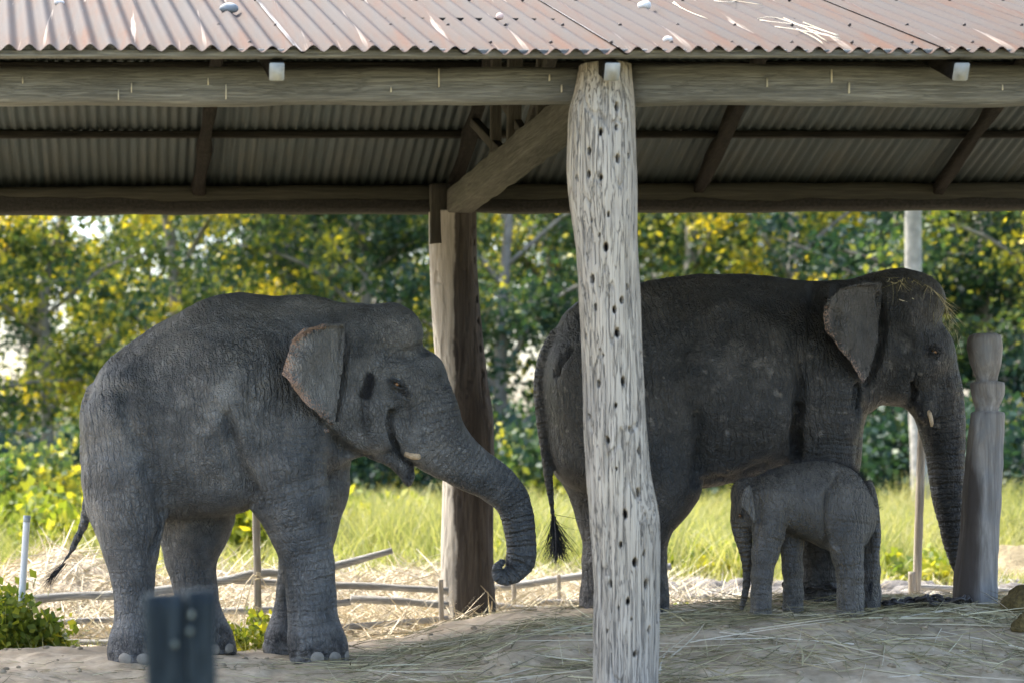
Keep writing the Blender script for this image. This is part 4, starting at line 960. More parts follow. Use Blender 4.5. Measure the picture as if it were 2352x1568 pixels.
rail([(98, 1477), (200, 1480), (300, 1476), (400, 1472)], .030, fence, 3, 15.2)
rail([(500, 1405), (600, 1400), (700, 1396)], .026, fence, 4, 15.7)
rail([(510, 1458), (580, 1448), (628, 1440)], .030, fence, 5, 15.3)
rail([(520, 1472), (600, 1465), (700, 1455)], .026, fence, 12, 15.5)
rail([(535, 1330), (640, 1336), (765, 1344), (1030, 1357)], .027, fence, 6, 15.75)
rail([(805, 1374), (920, 1379), (1030, 1388)], .030, fence, 7, 15.85)
rail([(690, 1446), (765, 1440), (900, 1430), (1030, 1420)], .024, fence, 8, 15.65)
rail([(690, 1322, 15.4), (770, 1301), (840, 1283), (901, 1266)], [.027, .03, .028, .022], fence, 9, 15.5)
rail([(700, 1392), (760, 1388), (805, 1380)], .026, fence, 10, 15.7)
rail([(95, 1522), (180, 1509), (262, 1490)], .03, fence, 11, 14.9)
def stake(px0, py0, px1, py1, r, D, parent, seed):
    P = np.array([W(px0, py0, D), W(px1, py1, D)]); P[1][2] = min(P[1][2], gz(P[1][0], D)-.08)
    Q = resample(np.c_[P, [r, r*1.1]], 24); obj('stake', *tube(Q[:, :3], Q[:, 3], 10, .12, seed, 8), M_stake, parent)
stake(588, 1160, 594, 1495, .028, 15.42, fence, 21)
stake(1012, 1330, 1016, 1470, .02, 15.5, fence, 23)
def string(pts, r=.004, parent=None, D=15.38):
    P = resample(np.array([W(p[0], p[1], D) for p in pts]), 14); obj('string', *tube(P, r, 5), M_string, parent)
for s in ([(583, 1318), (560, 1345), (545, 1400), (520, 1460)], [(598, 1320), (612, 1345)], [(582, 1325), (566, 1380), (560, 1400)], [(585, 1385), (570, 1430), (573, 1460)], [(600, 1390), (604, 1430), (622, 1470)], [(583, 1322), (604, 1316), (583, 1312), (604, 1326), (584, 1330)], [(584, 1392), (604, 1398), (584, 1402)]): string(s, .005, fence)
string([(583, 1448), (604, 1442), (610, 1450), (585, 1454), (606, 1456)], .006, fence)
fence2 = thing('pole_fence', 'low fence of poles running behind the hind legs of the dark elephant', 'fence', (3.2, 16.7, 0), 'pole fences behind the shelter')
rail([(1120, 1352), (1200, 1340), (1340, 1323), (1430, 1312), (1540, 1300)], .03, fence2, 31, 16.8)
rail([(1130, 1388), (1200, 1393), (1290, 1400)], .026, fence2, 32, 16.4)
rail([(1233, 1384), (1340, 1383), (1420, 1383)], .026, fence2, 33, 16.55)
stake(1283, 1318, 1286, 1400, .016, 16.68, fence2, 34); stake(1420, 1300, 1420, 1420, .02, 16.7, fence2, 35); stake(1180, 1335, 1182, 1420, .018, 16.6, fence2, 36)
fence3 = thing('pole_fence', 'low single-rail pole fence with two stakes behind the tether post', 'fence', (6.2, 15.6, 0), 'pole fences behind the shelter')
rail([(2098, 1347), (2195, 1350), (2280, 1353), (2400, 1356)], .024, fence3, 41, 15.6)
stake(2118, 960, 2102, 1370, .030, 15.5, fence3, 42); stake(2094, 1312, 2096, 1390, .028, 15.35, fence3, 43); stake(2380, 1320, 2382, 1400, .03, 15.7, fence3, 44)
# white plastic pipe
P = np.array([W(62, 1186, 14.5), W(41, 1520, 14.5)]); P[1][2] = -.12
Q = resample(P, 12); pipe = tag(obj('plastic_pipe', *tube(Q, .0245, 20), mat_plain('white plastic', (.62, .66, .68), .4, .08, 5, 0, .5), at=(P[1][0], 14.5, -.02)), 'upright white plastic pipe standing in the weeds beside the fence', 'pipe')
V, F = tube(np.array([W(62.3, 1183, 14.5), W(61.4, 1198, 14.5)]), .0255, 20); obj('pipe_collar', V, F, mat_plain('grey plastic', (.3, .36, .4), .4, .08, 5, 0, .5), pipe)
# foreground post: two boards side by side, bolted
M_fg = mat_wood('blue grey painted board', (.032, .046, .056), (.012, .018, .024), (.075, .095, .105), 'z', crack=.8)
DG = 4.7; fg = thing('fence_post', 'blue-grey post of two bolted boards in front of the elephant', 'post', (W(415, 1500, DG)[0], DG, 0))
for (xt0, xt1, xb0, xb1, yt, dd, sd) in ((328, 416, 345, 418, 1362, 0., 1), (424, 492, 426, 498, 1354, .008, 2)):
    a0, a1 = W(xt0, yt, DG), W(xt1, yt, DG); c0, c1 = W(xb0, 1568, DG), W(xb1, 1568, DG)
    fz = (a0[2]+.1)/(a0[2]-c0[2]); g0 = a0+(c0-a0)*fz; g1 = a1+(c1-a1)*fz
    V, F = beam((a0+a1)/2+np.array((0, dd, 0)), (g0+g1)/2+np.array((0, dd, 0)), .06, a1[0]-a0[0], 30, .003, sd, up=(1, 0, 0), bev=.006)
    obj('board', V, F, M_fg, fg)
V, F = beam(W(420, 1370, DG+.045), (W(424, 1568, DG)[0], DG+.045, -.1), .02, .05, 6, .001, 4, up=(1, 0, 0), bev=.003); obj('gap_shade_strip', V, F, M_fg, fg)  # added strip behind the gap between the boards, keeps the gap dark
M_bolt = mat_plain('pale bolt', (.13, .16, .15), .5, .2, 30, .001, .4, .3)
for px, py in ((402, 1478), (436, 1448), (440, 1410)):
    c = W(px, py, DG-.034); obj('bolt', *blob(c, (.0065, .005, .0075), 2, .2, 12, 8), M_bolt, fg)
#V, F = beam(W(400, 1362, DG-.033), W(404, 1410, DG-.033), .008, .02, 6, .002, 3, up=(1, 0, 0), bev=.002); obj('paint_flake', V, F, M_bolt, fg)

# ------------------------------------------------------------------ chains, dung, clods, straw
M_chain = mat_plain('rusty chain iron', (.06, .055, .052), .55, .3, 20, .002, .4, .5)
def chain_links(P, r, w, seed):
    P = np.array(P); parts = []
    L = np.r_[0, np.cumsum(np.linalg.norm(np.diff(P, axis=0), axis=1))]; n = int(L[-1]/(w*1.5)); tt = np.linspace(0, L[-1], n)
    Q = np.stack([np.interp(tt, L, P[:, c]) for c in range(3)], 1); T = np.gradient(Q, axis=0)
    rr = np.random.default_rng(seed)
    for i in range(n):
        d = T[i]/(np.linalg.norm(T[i])+1e-9)+rr.normal(size=3)*.22; d /= np.linalg.norm(d); s = np.cross(d, (0, 0, 1.) if i % 2 else (.7, .7, .2)); s /= np.linalg.norm(s)+1e-9
        a = np.linspace(0, 2*np.pi, 13)
        ring = Q[i]+np.outer(np.cos(a)*w, d)+np.outer(np.sin(a)*w*.62, s)
        parts.append(tube(ring, r, 6, cap=False))
    return merge(*parts)
def gpt(px, D, lift=.012):
    x = (px-CX)*D/FPX; return np.array((x, D, gz(x, D)+lift))
def chain(P, label, r=.0085, w=.032, seed=0):
    V, F = chain_links(P, r, w, seed); tag(obj('chain', V, F, M_chain, at=P[0]), label, 'chain', 'iron tether chains')
rr = np.random.default_rng(5)
P = [gpt(1960+px*1.0, 13.42+.10*math.sin(px*.06)+rr.normal()*.05, .02+.03*rr.random()) for px in range(0, 280, 14)]
P += [gpt(2215-px, 13.30+rr.normal()*.05, .03+.035*rr.random()) for px in range(0, 180, 14)]
chain(P, 'dark iron chain heaped on the ground around the tether post', .010, .036, 1)
# chain round the dark elephant's foreleg
c = W(1876, 1348, 14.05-.27); cz = c[2]
P = [np.array((c[0]+.155*math.cos(a), c[1]+.155*math.sin(a), cz+.015*math.sin(3*a))) for a in np.linspace(-2.9, .4, 16)]+[np.array((c[0]+.19, c[1]-.08, cz-.06)), np.array((c[0]+.2, c[1]-.1, cz-.13)), np.array((c[0]+.24, c[1]-.16, gz(c[0]+.24, c[1]-.16)+.01))]
chain(P, 'iron chain wound round the foreleg of the dark elephant', .009, .034, 2)
p = W(1806, 1345, 13.5); chain([p, p+np.array((.01, 0, -.06)), np.array((p[0]-.01, 13.48, gz(p[0], 13.48)+.01)), np.array((p[0]-.03, 13.4, gz(p[0], 13.4)+.01))], 'short iron chain end hanging behind the foreleg of the calf', .009, .03, 3)
M_dung = mat_plain('dung', (.14, .105, .04), .95, .45, 40, .02)
def dung(px, D, r, h, label, seed, flat=False):
    x = (px-CX)*D/FPX; z = gz(x, D); V, F = blob((0, 0, 0), (1, 1, 1), seed, .22, 34, 20, 2.2)
    V = V*(1+.10*fbm(V*6, seed+3, 3)[:, None])*np.array((r, r*.8, h)); V[:, 2] = np.maximum(V[:, 2], -h*.3)
    tag(obj('dung_ball', V+np.array((x, D, z+h*.22)), F, M_dung, at=(x, D, z)), label, 'dung', 'dung lumps on the platform')
dung(2365, 13.0, .16, .13, 'large yellow-brown dung heap at the edge of the platform, beyond the tether post', 1)
dung(2358, 12.35, .09, .085, 'dark round dung ball low on the slope of the platform', 2)
dung(2000, 13.35, .085, .045, 'flat brown dung lump behind the heels of the calf', 3)
# dried clods and ash behind
M_clod = mat_plain('grey clod earth', (.13, .122, .112), .95, .4, 14, .02)
parts = []; rr = np.random.default_rng(11)
for i in range(420):
    D = rr.uniform(15.9, 19.4); px = rr.uniform(1500, 2150) if i < 330 else rr.uniform(2150, 2400); x = (px-CX)*D/FPX; r = rr.uniform(.05, .15)
    parts.append(blob((x, D, gz(x, D)+r*.25), (r*1.3, r, r*.75), i, .35, 9, 6, 2.5))
for i in range(70):
    D = rr.uniform(16.2, 19.5); px = rr.uniform(1150, 1350); x = (px-CX)*D/FPX; r = rr.uniform(.02, .06)
    parts.append(blob((x, D, gz(x, D)+r*.25), (r*1.3, r, r*.6), i, .35, 9, 6, 2.5))
V, F = merge(*parts); tag(obj('earth_clods', V, F, M_clod), 'rubble of pale grey earth clods behind the calf', 'clods', kind='stuff')
# heap of earth and old straw at the right
def heap(c, r, h, seed, mat, name, label, cat):
    n = 60; th = np.linspace(0, 2*np.pi, n, endpoint=False); rad = np.linspace(0, 1, 22); X = c[0]+r[0]*np.outer(rad, np.cos(th)); Y = c[1]+r[1]*np.outer(rad, np.sin(th))
    b_ = (1-sstep(0, 1, rad))[:, None]; p = np.stack([X, Y, 0*X], -1)
    Z = ground_z(X, Y)-.05*rad[:, None]**4+h*b_*(1+.35*fbm(p*1.6, seed))+.06*fbm(p*5, seed+2)*np.sqrt(b_)
    V = np.stack([X, Y, Z], -1).reshape(-1, 3); F = [(i*n+j, i*n+(j+1) % n, (i+1)*n+(j+1) % n, (i+1)*n+j) for i in range(21) for j in range(n)]
    return tag(obj(name, V, F, mat, at=(c[0], c[1], 0)), label, cat)
M_heap = mat_plain('old straw earth', (.17, .14, .08), .95, .4, 5, .06)
heap((9.6, 20.2), (2.0, 1.6), .62, 4, M_heap, 'earth_heap', 'heap of earth and old straw behind the tether post', 'heap')
M_strawb = mat_plain('straw bed', (.43, .37, .28), .95, .35, 12, .05)
hs = [heap((-.45, 17.6), (1.6, 1.5), .42, 5, M_strawb, 'straw_heap', 'rounded straw heap behind the fence and the white pipe', 'straw'),
      heap((1.15, 17.9), (1.5, 1.4), .34, 6, M_strawb, 'straw_heap', 'low straw heap behind the fence between the legs of the grey elephant', 'straw'),
      heap((2.55, 18.3), (1.4, 1.2), .22, 7, M_strawb, 'straw_heap', 'flat straw heap behind the fence and the brown post', 'straw')]
def heap_z(x, y):
    z = ground_z(x, y)
    for (c, r, h, s_) in (((-.45, 17.6), (1.6, 1.5), .42, 5), ((1.15, 17.9), (1.5, 1.4), .34, 6), ((2.55, 18.3), (1.4, 1.2), .22, 7)):
        q = np.sqrt(((x-c[0])/r[0])**2+((y-c[1])/r[1])**2); b_ = 1-sstep(0, 1, q); p = np.stack([x, y, 0*x], -1)
        z = np.maximum(z, ground_z(x, y)+h*b_*(1+.35*fbm(p*1.6, s_))+.06*fbm(p*5, s_+2)*np.sqrt(b_))
    return z
def strands(n, xr, yr, zfun, lens, wid, mat, name, label, seed, up=.12, cat='straw', lift=.006, mask=None):
    r = np.random.default_rng(seed); y = r.uniform(*yr, n); x = r.uniform(xr[0], xr[1], n)
    if mask is not None: m = mask(x, y, r.random(n)); x, y = x[m], y[m]; n = len(x)
    a = r.uniform(0, 2*np.pi, n)
    if np.ndim(lens) == 1: L = r.uniform(*lens, n)
    d = np.stack([np.cos(a), .8*np.sin(a), np.abs(r.normal(size=n))*up], 1); d /= np.linalg.norm(d, axis=1)[:, None]
    z = zfun(x, y); z1 = zfun(x+d[:, 0]*L, y+d[:, 1]*L)
    d[:, 2] += (z1-z)/L
    B = np.stack([x, y, z+lift], 1); bend = r.normal(size=(n, 3))*np.array((.1, .1, .015))*L[:, None]; bend[:, 2] -= np.maximum(0, d[:, 2]*L*.3)*up
    V, F = ribbons(B, d, L, r.uniform(.6, 1.3, n)*wid, bend, 3, seed)
    return tag(obj(name, V, F, mat), label, cat, kind='stuff')
strands(15000, (-2.2, 5.2), (15.3, 20.3), heap_z, (.18, .6), .011, M_straw, 'loose_straw', 'loose sunlit straw spread behind the fence', 41, .45)
strands(2500, (4.5, 10), (15.8, 20), ground_z, (.15, .5), .01, M_straw, 'loose_straw', 'thin scatter of straw over the clods behind the calf', 42, .3)
mh = NT('trampled hay'); gi = mh.n('ShaderNodeNewGeometry')
mh.principled(mh.ramp(gi.outputs['Random Per Island'], [(0., (.12, .11, .06)), (.35, (.23, .205, .11)), (.7, (.38, .33, .18)), (.93, (.56, .49, .29)), (1., (.62, .57, .38))]), .75); M_hay = mh.m
def hmask(x, y, u):
    p = np.stack([x, y, 0*x], -1); den = sstep(-.15, .5, fbm(p*1.5, 77)); den = np.maximum(den, .9*np.exp(-((y-13.1)/.35)**2)); den = np.maximum(den, .85*np.exp(-((y-11.9)/.25)**2))
    den = den*sstep(.9, 2.3, x+.3*fbm(p*2, 5)); return u < den*.92+.03
strands(14000, (.2, 8.2), (11.4, 14.6), ground_z, (.10, .45), .0062, M_hay, 'scattered_hay', 'dull hay stems trodden over the raised platform', 43, .10, 'hay', .004, hmask)
strands(240, (1.6, 8.), (11.5, 13.6), ground_z, (.35, .8), .009, M_straw, 'scattered_hay', 'long pale stems lying across the platform', 44, .06, 'hay', .008)
strands(500, (-1.2, 1.8), (11.9, 13.4), ground_z, (.05, .2), .004, M_hay, 'scattered_hay', 'few short stems on the bare earth by the grey elephant', 45, .05, 'hay', .004)
parts = []; rr = np.random.default_rng(31)
for i in range(300):
    y = rr.uniform(11.4, 14.2); x = rr.uniform(-1., 8.); q = rr.uniform(.006, .022); parts.append(blob((x, y, gz(x, y)+q*.3), (q*1.3, q, q*.8), i, .3, 7, 5, 2.))
tag(obj('earth_crumbs', *merge(*parts), mat_plain('earth crumb', (.3, .24, .16), .95, .4, 20, .01)), 'small crumbs of earth and dung strewn over the platform', 'crumbs', kind='stuff')
# hay on the dark elephant's head
r = np.random.default_rng(9); N = 520
u = r.uniform(2020, 2172, N); vtop = np.interp(u, [2020, 2060, 2100, 2130, 2155, 2172], [624, 616, 630, 656, 695, 745]); off = r.uniform(0, 40, N)*r.random(N)
B = np.stack([W(a, b+6, 14.05) for a, b in zip(u, vtop)]); B[:, 1] = 14.05-r.uniform(-.05, .26, N); B[:, 2] -= .55*np.maximum(0, 14.05-B[:, 1]-.10)
d = np.stack([r.uniform(-.6, 1., N), -.35*r.random(N), -.25-.5*r.random(N)*(u > 2080)], 1)
V, F = ribbons(B, d, r.uniform(.04, .15, N), np.full(N, .0042), r.normal(size=(N, 3))*.04-np.array((0, 0, .03)), 3, 12)
tag(obj('hay_wisps', V, F, M_hay), 'tangled hay lying on the brow of the dark elephant', 'hay', kind='stuff')
parts = []
for s_ in ([(2065, 688), (2100, 700), (2150, 712)], [(2072, 722), (2120, 730), (2165, 738)], [(2120, 735), (2117, 770), (2119, 822)], [(2140, 730), (2150, 770), (2160, 790), (2178, 790)], [(2095, 685), (2125, 700), (2150, 735)], [(2170, 720), (2180, 760), (2184, 800)]):
    P = np.array([W(a, b, 14.05-.29) for a, b in s_]); P[:, 1] += np.array([max(0, (a-2100)/100*.16) for a, b in s_]); parts.append(tube(resample(P, 8), .0038, 5))
V, F = merge(*parts); tag(obj('straw_wisp', V, F, M_straw, at=V.mean(0)), 'long straw stems stuck across the face of the dark elephant', 'straw')
# ------------------------------------------------------------------ vegetation
G_STOPS = [(0., (.02, .052, .038)), (.35, (.042, .09, .048)), (.55, (.10, .15, .05)), (.7, (.34, .35, .055)), (.9, (.56, .5, .05))]
M_leafs = [mat_leaf('leaf green', G_STOPS, .45, .5), mat_leaf('leaf yellow green', [(0., (.03, .07, .04)), (.27, (.085, .14, .05)), (.45, (.26, .29, .06)), (.65, (.56, .5, .06)), (1., (.68, .55, .05))], .5, .55),
           mat_leaf('leaf dark green', [(0., (.014, .042, .036)), (.45, (.028, .068, .048)), (.7, (.06, .11, .055)), (.95, (.24, .26, .07))], .4, .5)]
M_bark = mat_plain('grey bark', (.22, .205, .18), .95, .4, 3, .03); M_barkp = mat_plain('pale bark', (.27, .26, .24), .9, .35, 6, .03); M_barkd = mat_plain('dark bark', (.07, .062, .055), .95, .4, 3, .03)
def leaves(C, n_per, sig, size, seed, droop=.5):
    """leaf-sized folded faces spread round the cluster centres"""
    r = np.random.default_rng(seed); K = len(C)*n_per
    c = np.repeat(C, n_per, 0); sg = np.repeat(np.broadcast_to(sig, (len(C),)), n_per)
    p = c+r.normal(size=(K, 3))*sg[:, None]*np.array((1, 1, .72))
    d = r.normal(size=(K, 3)); d[:, 2] -= droop; d /= np.linalg.norm(d, axis=1)[:, None]
    s = np.cross(d, r.normal(size=(K, 3))); s /= np.linalg.norm(s, axis=1)[:, None]
    L = size*r.uniform(.6, 1.3, K)[:, None]; w = L*.34
    nrm = np.cross(d, s)
    V = np.stack([p, p+d*L*.45+s*w, p+d*L+nrm*L*.12, p+d*L*.45-s*w], 1).reshape(-1, 3)
    b = np.arange(K)*4; F = np.stack([b, b+1, b+2, b+3], 1)
    return V, F
def make_tree(seed, H, R, cbase, ncl, nleaf, size, tr):
    r = np.random.default_rng(seed); parts = []; C = []
    P = np.array([(0, 0, -.2), (r.normal()*.1, r.normal()*.1, H*.25), (r.normal()*.3, r.normal()*.3, H*.5), (r.normal()*.5, r.normal()*.5, H*.72), (r.normal()*.6, r.normal()*.6, H*.9)])
    Q = resample(np.c_[P, [tr*1.25, tr, tr*.8, tr*.5, tr*.15]], 22); parts.append(tube(Q[:, :3], Q[:, 3], 9, .12, seed, 2))
    nl = 11
    for i in range(nl):
        f = cbase*.8+(.86-cbase*.8)*(i+.5)/nl; k = int(f/.9*21); k = min(20, max(1, k)); a = i*2.4+r.normal()*.3; b0 = Q[k, :3]
        rad = R*(1-.55*max(0, f-.45))*r.uniform(.7, 1.); e = b0+np.array((math.cos(a)*rad, math.sin(a)*rad, H*.10+r.uniform(0, .10)*H)); mid = (b0+e)/2+np.array((0, 0, .25+.3*r.normal()))
        L = resample(np.c_[np.array([b0, mid, e]), [Q[k, 3]*.5, Q[k, 3]*.32, .025]], 10); parts.append(tube(L[:, :3], L[:, 3], 6, .1, seed+i, 3))
        for j in (4, 6, 8, 9): C.append(L[j, :3]+r.normal(size=3)*.3)
        for s_ in range(3):
            j = r.integers(3, 9); b1 = L[j, :3]; e1 = b1+r.normal(size=3)*np.array((1, 1, .6))*R*.28+np.array((0, 0, .3)); parts.append(tube(np.array([b1, (b1+e1)/2+r.normal(size=3)*.1, e1]), [L[j, 3]*.6, L[j, 3]*.4, .012], 5)); C.append(e1); C.append((b1+e1)/2)
    while len(C) < ncl:
        d = r.normal(size=3); d /= np.linalg.norm(d); q = r.uniform(.45, 1.)**.6
        C.append(np.array((0, 0, H*(cbase+1)/2))+d*q*np.array((R, R, H*(1-cbase)/2)))
    C = np.array(C); sig = r.uniform(.2, .42, len(C))*R/3.2
    return merge(*parts), leaves(C, nleaf, sig, size, seed+9)
VAR = []
for seed, H, R, cb, ncl, nl, sz, tr in ((1, 12., 3.6, .22, 120, 112, .165, .2), (2, 14., 4.2, .25, 130, 112, .17, .24), (3, 10., 3.4, .12, 115, 112, .155, .15), (4, 15., 4., .35, 115, 112, .17, .22), (5, 9., 3., .08, 105, 112, .15, .13), (6, 15., 3., .45, 90, 90, .17, .115)):
    (tv, tf), (lv, lf) = make_tree(seed, H, R, cb, ncl, nl, sz, tr)
    VAR.append((tv, tf, lv, lf))
PROTO = {}
def tree(var, x, y, s, rz, leafm, barkm, name, label, group):
    z = gz(x, y); e = thing(name, label, 'tree', (x, y, z), group); e.rotation_euler = (0, 0, rz); e.scale = (s, s, s)
    key = (var, leafm.name, barkm.name)
    if key not in PROTO:
        tv, tf, lv, lf = VAR[var]
        a = obj('trunk', tv, tf, barkm); c = obj('crown', lv, lf, leafm, smooth=False); a.parent = e; c.parent = e; PROTO[key] = (a, c)
    else:
        for p in PROTO[key]:
            q = p.copy(); COL.objects.link(q); q.parent = e; q.location = (0, 0, 0)
    return e
rr = np.random.default_rng(21)
def where(px):
    for lim, w in ((-1150, 'far out beyond the white pipe'), (-850, 'well beyond the white pipe'), (-550, 'some way beyond the white pipe'), (-300, 'just beyond the white pipe'), (20, 'in line with the white pipe'), (300, 'behind the rump of the grey elephant'), (705, 'behind the back of the grey elephant'), (930, 'behind the head of the grey elephant'), (1130, 'behind the brown post'), (1300, 'behind the tail of the dark elephant'), (1500, 'behind the bleached post'), (1580, 'just past the bleached post'), (1650, 'behind the rump of the dark elephant'), (1700, 'behind the belly of the dark elephant'), (1780, 'behind the back of the dark elephant'), (2010, 'behind the ear of the dark elephant'), (2150, 'behind the trunk of the dark elephant'), (2320, 'behind the knob of the tether post')):
        if px < lim: return w
    return 'past the tether post' if px < 2700 else 'far past the tether post'
KIND = ('mid-green', 'yellow-green', 'dark green')
def put(px, D, var, lm, s=1., bark=None):
    x = (px-CX)*D/FPX; row = 'at the edge of the wood' if D < 51 else 'inside the wood' if D < 65 else 'deep in the wood'
    tree(var, x, D, s*rr.uniform(.92, 1.1), rr.uniform(0, 6.28), M_leafs[lm], bark or M_bark, 'forest_tree', KIND[lm]+' tree '+row+', '+where(px), 'trees of the wood')
# front row
for px, D, var, lm, s in ((-160, 41, 2, 1, .95), (110, 43, 4, 1, 1.0), (390, 46, 2, 1, 1.05), (640, 50, 0, 2, 1.0), (830, 45, 4, 0, 1.), (1180, 44, 2, 0, 1.05), (1560, 50, 0, 0, 1.), (1840, 46, 2, 1, 1.), (2060, 42, 4, 2, 1.), (2260, 40, 2, 2, 1.), (2420, 38, 4, 1, 1.05), (2600, 42, 0, 0, 1)):
    put(px, D, var, lm, s)
for px, D, var, lm, s in ((-420, 44, 0, 0, 1.), (-700, 47, 2, 1, 1.1), (-1000, 45, 1, 2, 1.), (-1300, 50, 0, 0, 1.), (2900, 44, 1, 2, 1.)):
    put(px, D, var, lm, s)
# second row
for px, D, var, lm, s in ((-100, 58, 3, 0, .9), (60, 60, 0, 2, .95), (330, 62, 2, 0, 1.), (560, 57, 1, 2, .95), (760, 60, 0, 0, 1.), (980, 56, 1, 1, .95), (1290, 58, 3, 2, 1.), (1430, 55, 0, 0, 1.), (1700, 58, 1, 2, .95), (1950, 55, 0, 0, 1.), (2180, 54, 1, 2, 1.), (2380, 54, 3, 0, 1)):
    put(px, D, var, lm, s)
# third row
for px, D, var, lm, s in ((700, 74, 1, 2, .9), (1080, 72, 3, 2, .9), (1380, 76, 1, 0, .95), (1620, 72, 1, 2, .95), (1860, 74, 3, 2, .95), (2120, 70, 1, 2, 1.), (2330, 72, 1, 2, 1.)):
    put(px, D, var, lm, s)
# one pale slender trunk
x = (2122-CX)*33/FPX; tree(5, x, 33, 1.12, 1.0, M_leafs[0], M_barkp, 'forest_tree', 'slender tree with a straight pale trunk behind the head of the dark elephant', 'pale-barked trees')
# understory shrubs
def shrub(px, D, R, H, lm, label, seed, group):
    x = (px-CX)*D/FPX; r = np.random.default_rng(seed); z = gz(x, D); n = 46
    d = r.normal(size=(n, 3)); d /= np.linalg.norm(d, axis=1)[:, None]; q = r.uniform(.2, 1., n)[:, None]**.6
    C = np.array((0, 0, H*.5))+d*q*np.array((R, R, H*.46)); lv, lf = leaves(C, 46, R*.2, .17, seed, .2)
    e = thing('shrub', label, 'shrub', (x, D, z), group); org = np.array((x, D, z))
    st = [tube(np.array([(0, 0, -.1), c*.5+np.array((0, 0, .05)), c]), [.025, .018, .006], 5) for c in C[:12]]
    sv, sf = merge(*st); obj('stems', sv+org, sf, M_bark, e)['kind'] = 'stuff'; obj('foliage', lv+org, lf, M_leafs[lm], e, smooth=False)
for i, (px, D, R, H, lm) in enumerate(((-40, 37, 1.3, 1.9, 2), (60, 34, 1.2, 1.5, 1), (290, 39, 1.5, 1.8, 2), (520, 36, 1.3, 1.6, 1), (720, 40, 1.6, 2.1, 2), (880, 41, 1.5, 2.3, 0), (1100, 40, 1.6, 2., 2), (1230, 38, 1.3, 1.7, 0), (1480, 41, 1.5, 2., 2), (1620, 40, 1.5, 1.8, 0), (1900, 42, 1.6, 2.2, 2), (2040, 38, 1.5, 2.1, 2), (2170, 37, 1.4, 2.2, 2), (2340, 35, 1.5, 2.2, 2))):
    shrub(px, D, R, H, lm, KIND[lm]+' shrub at the foot of the wood, '+where(px), 300+i, 'shrubs at the foot of the wood')
# the wood goes on behind: one mass
r = np.random.default_rng(77); n = 2600; X = r.uniform(-30, 75, n); Y = r.uniform(84, 100, n); hh = 3.2+1.6*vnoise(np.stack([X*.18, Y*.1, 0*X], -1), 3)
C = np.stack([X, Y, r.uniform(0, 1, n)*hh], 1); lv, lf = leaves(C, 22, .6, .34, 78, .3)
tag(obj('far_thicket', lv, lf, M_leafs[2], smooth=False), 'dark thicket closing the wood behind the trees', 'thicket', kind='stuff')
# low weeds
M_weed = mat_leaf('weed leaf', [(0., (.08, .13, .025)), (.35, (.2, .25, .035)), (.65, (.38, .37, .045)), (1., (.6, .5, .04))], .5, .8)
def weed(px, D, n, R, H, size, seed, label, mat=None, group=None, flat=1.):
    x = (px-CX)*D/FPX; r = np.random.default_rng(seed); z = gz(x, D); st = []; C = []
    for i in range(n):
        a = r.uniform(0, 6.28); q = R*r.random()**.5; b = np.array((q*math.cos(a)*.8, q*math.sin(a)*.8, -.03)); tp = b+np.array((r.normal()*.1, r.normal()*.1, H*r.uniform(.5, 1.)))
        st.append(tube(np.array([b, (b+tp)/2, tp]), [.006, .005, .003], 5))
        for f in np.linspace(.35, 1., 5): C.append(b+(tp-b)*f)
    C = np.array(C); lv, lf = leaves(C, 9, .05+R*.05, size, seed, .1); org = np.array((x, D, z)); e = thing('weed', label, 'plant', (x, D, z), group)
    sv, sf = merge(*st); obj('stems', sv+org, sf, M_weed, e)['kind'] = 'stuff'; obj('leaves', lv+org, lf, mat or M_weed, e, smooth=False)
weed(30, 14.35, 22, .26, .42, .075, 1, 'leafy green weed at the foot of the white pipe')
weed(95, 14.6, 15, .22, .26, .07, 2, 'low leafy weed between the white pipe and the end of a fence pole')
weed(-30, 14.7, 14, .25, .5, .075, 3, 'taller leafy weed at the picture side of the white pipe')
weed(545, 15.0, 8, .16, .18, .06, 4, 'small yellow-green weed under the fence stake beside the hind foot')
weed(625, 15.2, 7, .13, .2, .06, 5, 'small weed at the foot of the fence stake beside the forefoot')
weed(1560, 16., 6, .12, .15, .05, 6, 'small weed among the clods right of the bleached post')
BL = ('in line with the white pipe', 'between the white pipe and the grey elephant', 'behind the hind leg of the grey elephant', 'between the hind legs of the grey elephant', 'under the belly of the grey elephant', 'beside the tall fence stake', 'past the tall fence stake', 'beside the chest of the grey elephant', 'below the lip of the grey elephant')
for i, (px, D) in enumerate(((40, 27), (150, 25), (260, 28), (360, 26), (480, 26), (560, 28), (640, 25), (790, 27), (860, 29))):
    weed(px, D, 26, .75, rr.uniform(.7, 1.05), .16, 50+i, 'bright yellow-green bush in the grass '+BL[i], None, 'bushes in the grass behind the straw')
for i, (px, D) in enumerate(((1540, 22), (1600, 21.5), (1670, 22.5), (1730, 22), (1150, 23), (2150, 20.5))):
    weed(px, D, 16, .5, .28, .11, 80+i, 'low bright weed patch before the grass '+where(px), None, 'weed patches at the edge of the grass')
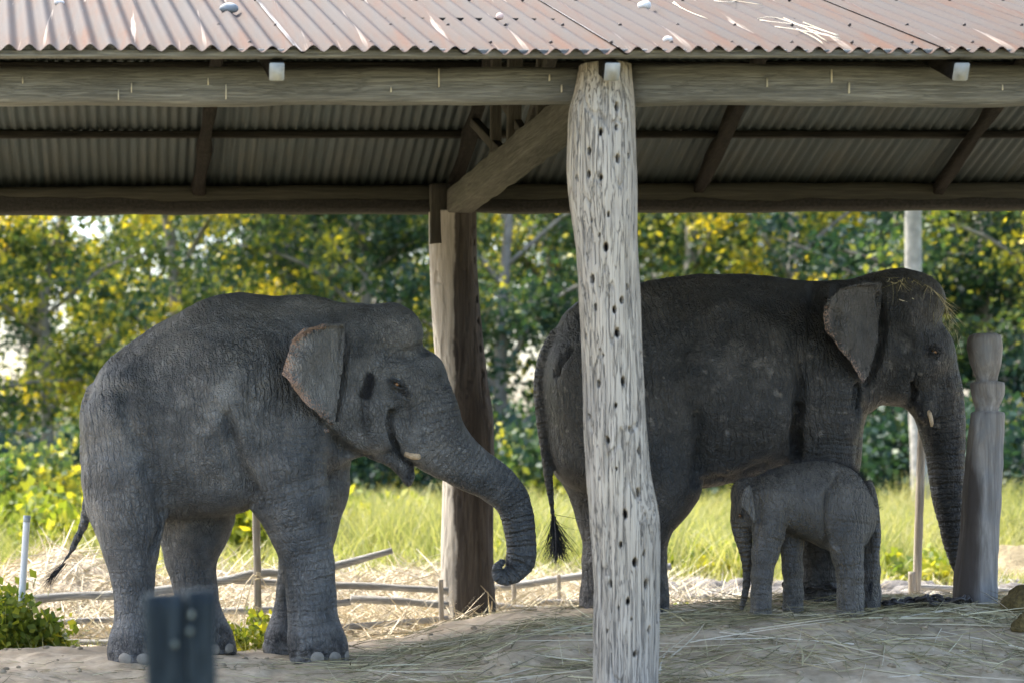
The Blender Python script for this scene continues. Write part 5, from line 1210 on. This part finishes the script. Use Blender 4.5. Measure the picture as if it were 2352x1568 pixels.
# grass
mg = NT('grass'); gi = mg.n('ShaderNodeNewGeometry'); vv = mg.coord(); nz = mg.noise(vv, .45, 3)
f = mg.math('ADD', mg.math('MULTIPLY', gi.outputs['Random Per Island'], .55), mg.math('MULTIPLY', mg.math('SUBTRACT', nz, .3), 1.1))
c = mg.ramp(f, [(0., (.13, .165, .045)), (.35, (.23, .25, .075)), (.65, (.34, .33, .13)), (1., (.47, .41, .23))])
d = mg.n('ShaderNodeBsdfPrincipled'); mg.l(c, d.inputs['Base Color']); d.inputs['Roughness'].default_value = .55
tr = mg.n('ShaderNodeBsdfTranslucent'); mg.l(mg.mix(1., c, (1.1, 1.1, .7), 'MULTIPLY'), tr.inputs[0])
ms = mg.n('ShaderNodeMixShader'); ms.inputs[0].default_value = .5; mg.l(d.outputs[0], ms.inputs[1]); mg.l(tr.outputs[0], ms.inputs[2]); mg.l(ms.outputs[0], mg.out.inputs[0]); M_grass = mg.m
def grass(n, yr, pxr, hr, wid, seed, label, dens=None, mat=None):
    r = np.random.default_rng(seed); y = r.uniform(yr[0], yr[1], n); px = r.uniform(*pxr, n); x = (px-CX)*y/FPX
    p = np.stack([x, y, 0*x], -1); g = fbm(p*.55, 55); hgt = r.uniform(*hr, n)*(.65+.5*np.clip(g+.5, 0, 1.2)); k = r.random(n) < .35+.7*np.clip(g+.6, 0, 1); x, y, hgt = x[k], y[k], hgt[k]; n = len(x)
    if dens is not None: hgt = hgt*dens(x, y)
    B = np.stack([x, y, ground_z(x, y)-.02], 1); d = np.stack([r.normal(size=n)*.22, r.normal(size=n)*.22, np.ones(n)], 1)
    bend = np.stack([r.normal(size=n)*.28, r.normal(size=n)*.28, -.12*np.ones(n)], 1)*hgt[:, None]
    V, F = ribbons(B, d, hgt, np.full(n, wid), bend, 3, seed)
    tag(obj('grass', V, F, mat or M_grass, smooth=False), label, 'grass', kind='stuff')
grass(52000, (20.5, 44), (-500, 2700), (.35, .75), .016, 61, 'sunlit yellow-green grass between the straw and the wood')
grass(16000, (21.5, 33), (1930, 2480), (.6, 1.05), .014, 62, 'tall pale green grass behind the dark elephant')
grass(9000, (23, 33), (620, 1300), (.55, .95), .014, 63, 'tall seeding grass behind the fence and the brown post')
grass(4000, (19.4, 21.5), (-120, 2480), (.1, .3), .012, 64, 'short grass tufts along the edge of the field')
grass(2600, (18.6, 21.4), (2270, 2480), (.1, .35), .012, 66, 'dry grass over the earth heap behind the tether post')
grass(600, (13.9, 15.2), (-100, 700), (.06, .22), .006, 65, 'thin grass blades along the fence foot')
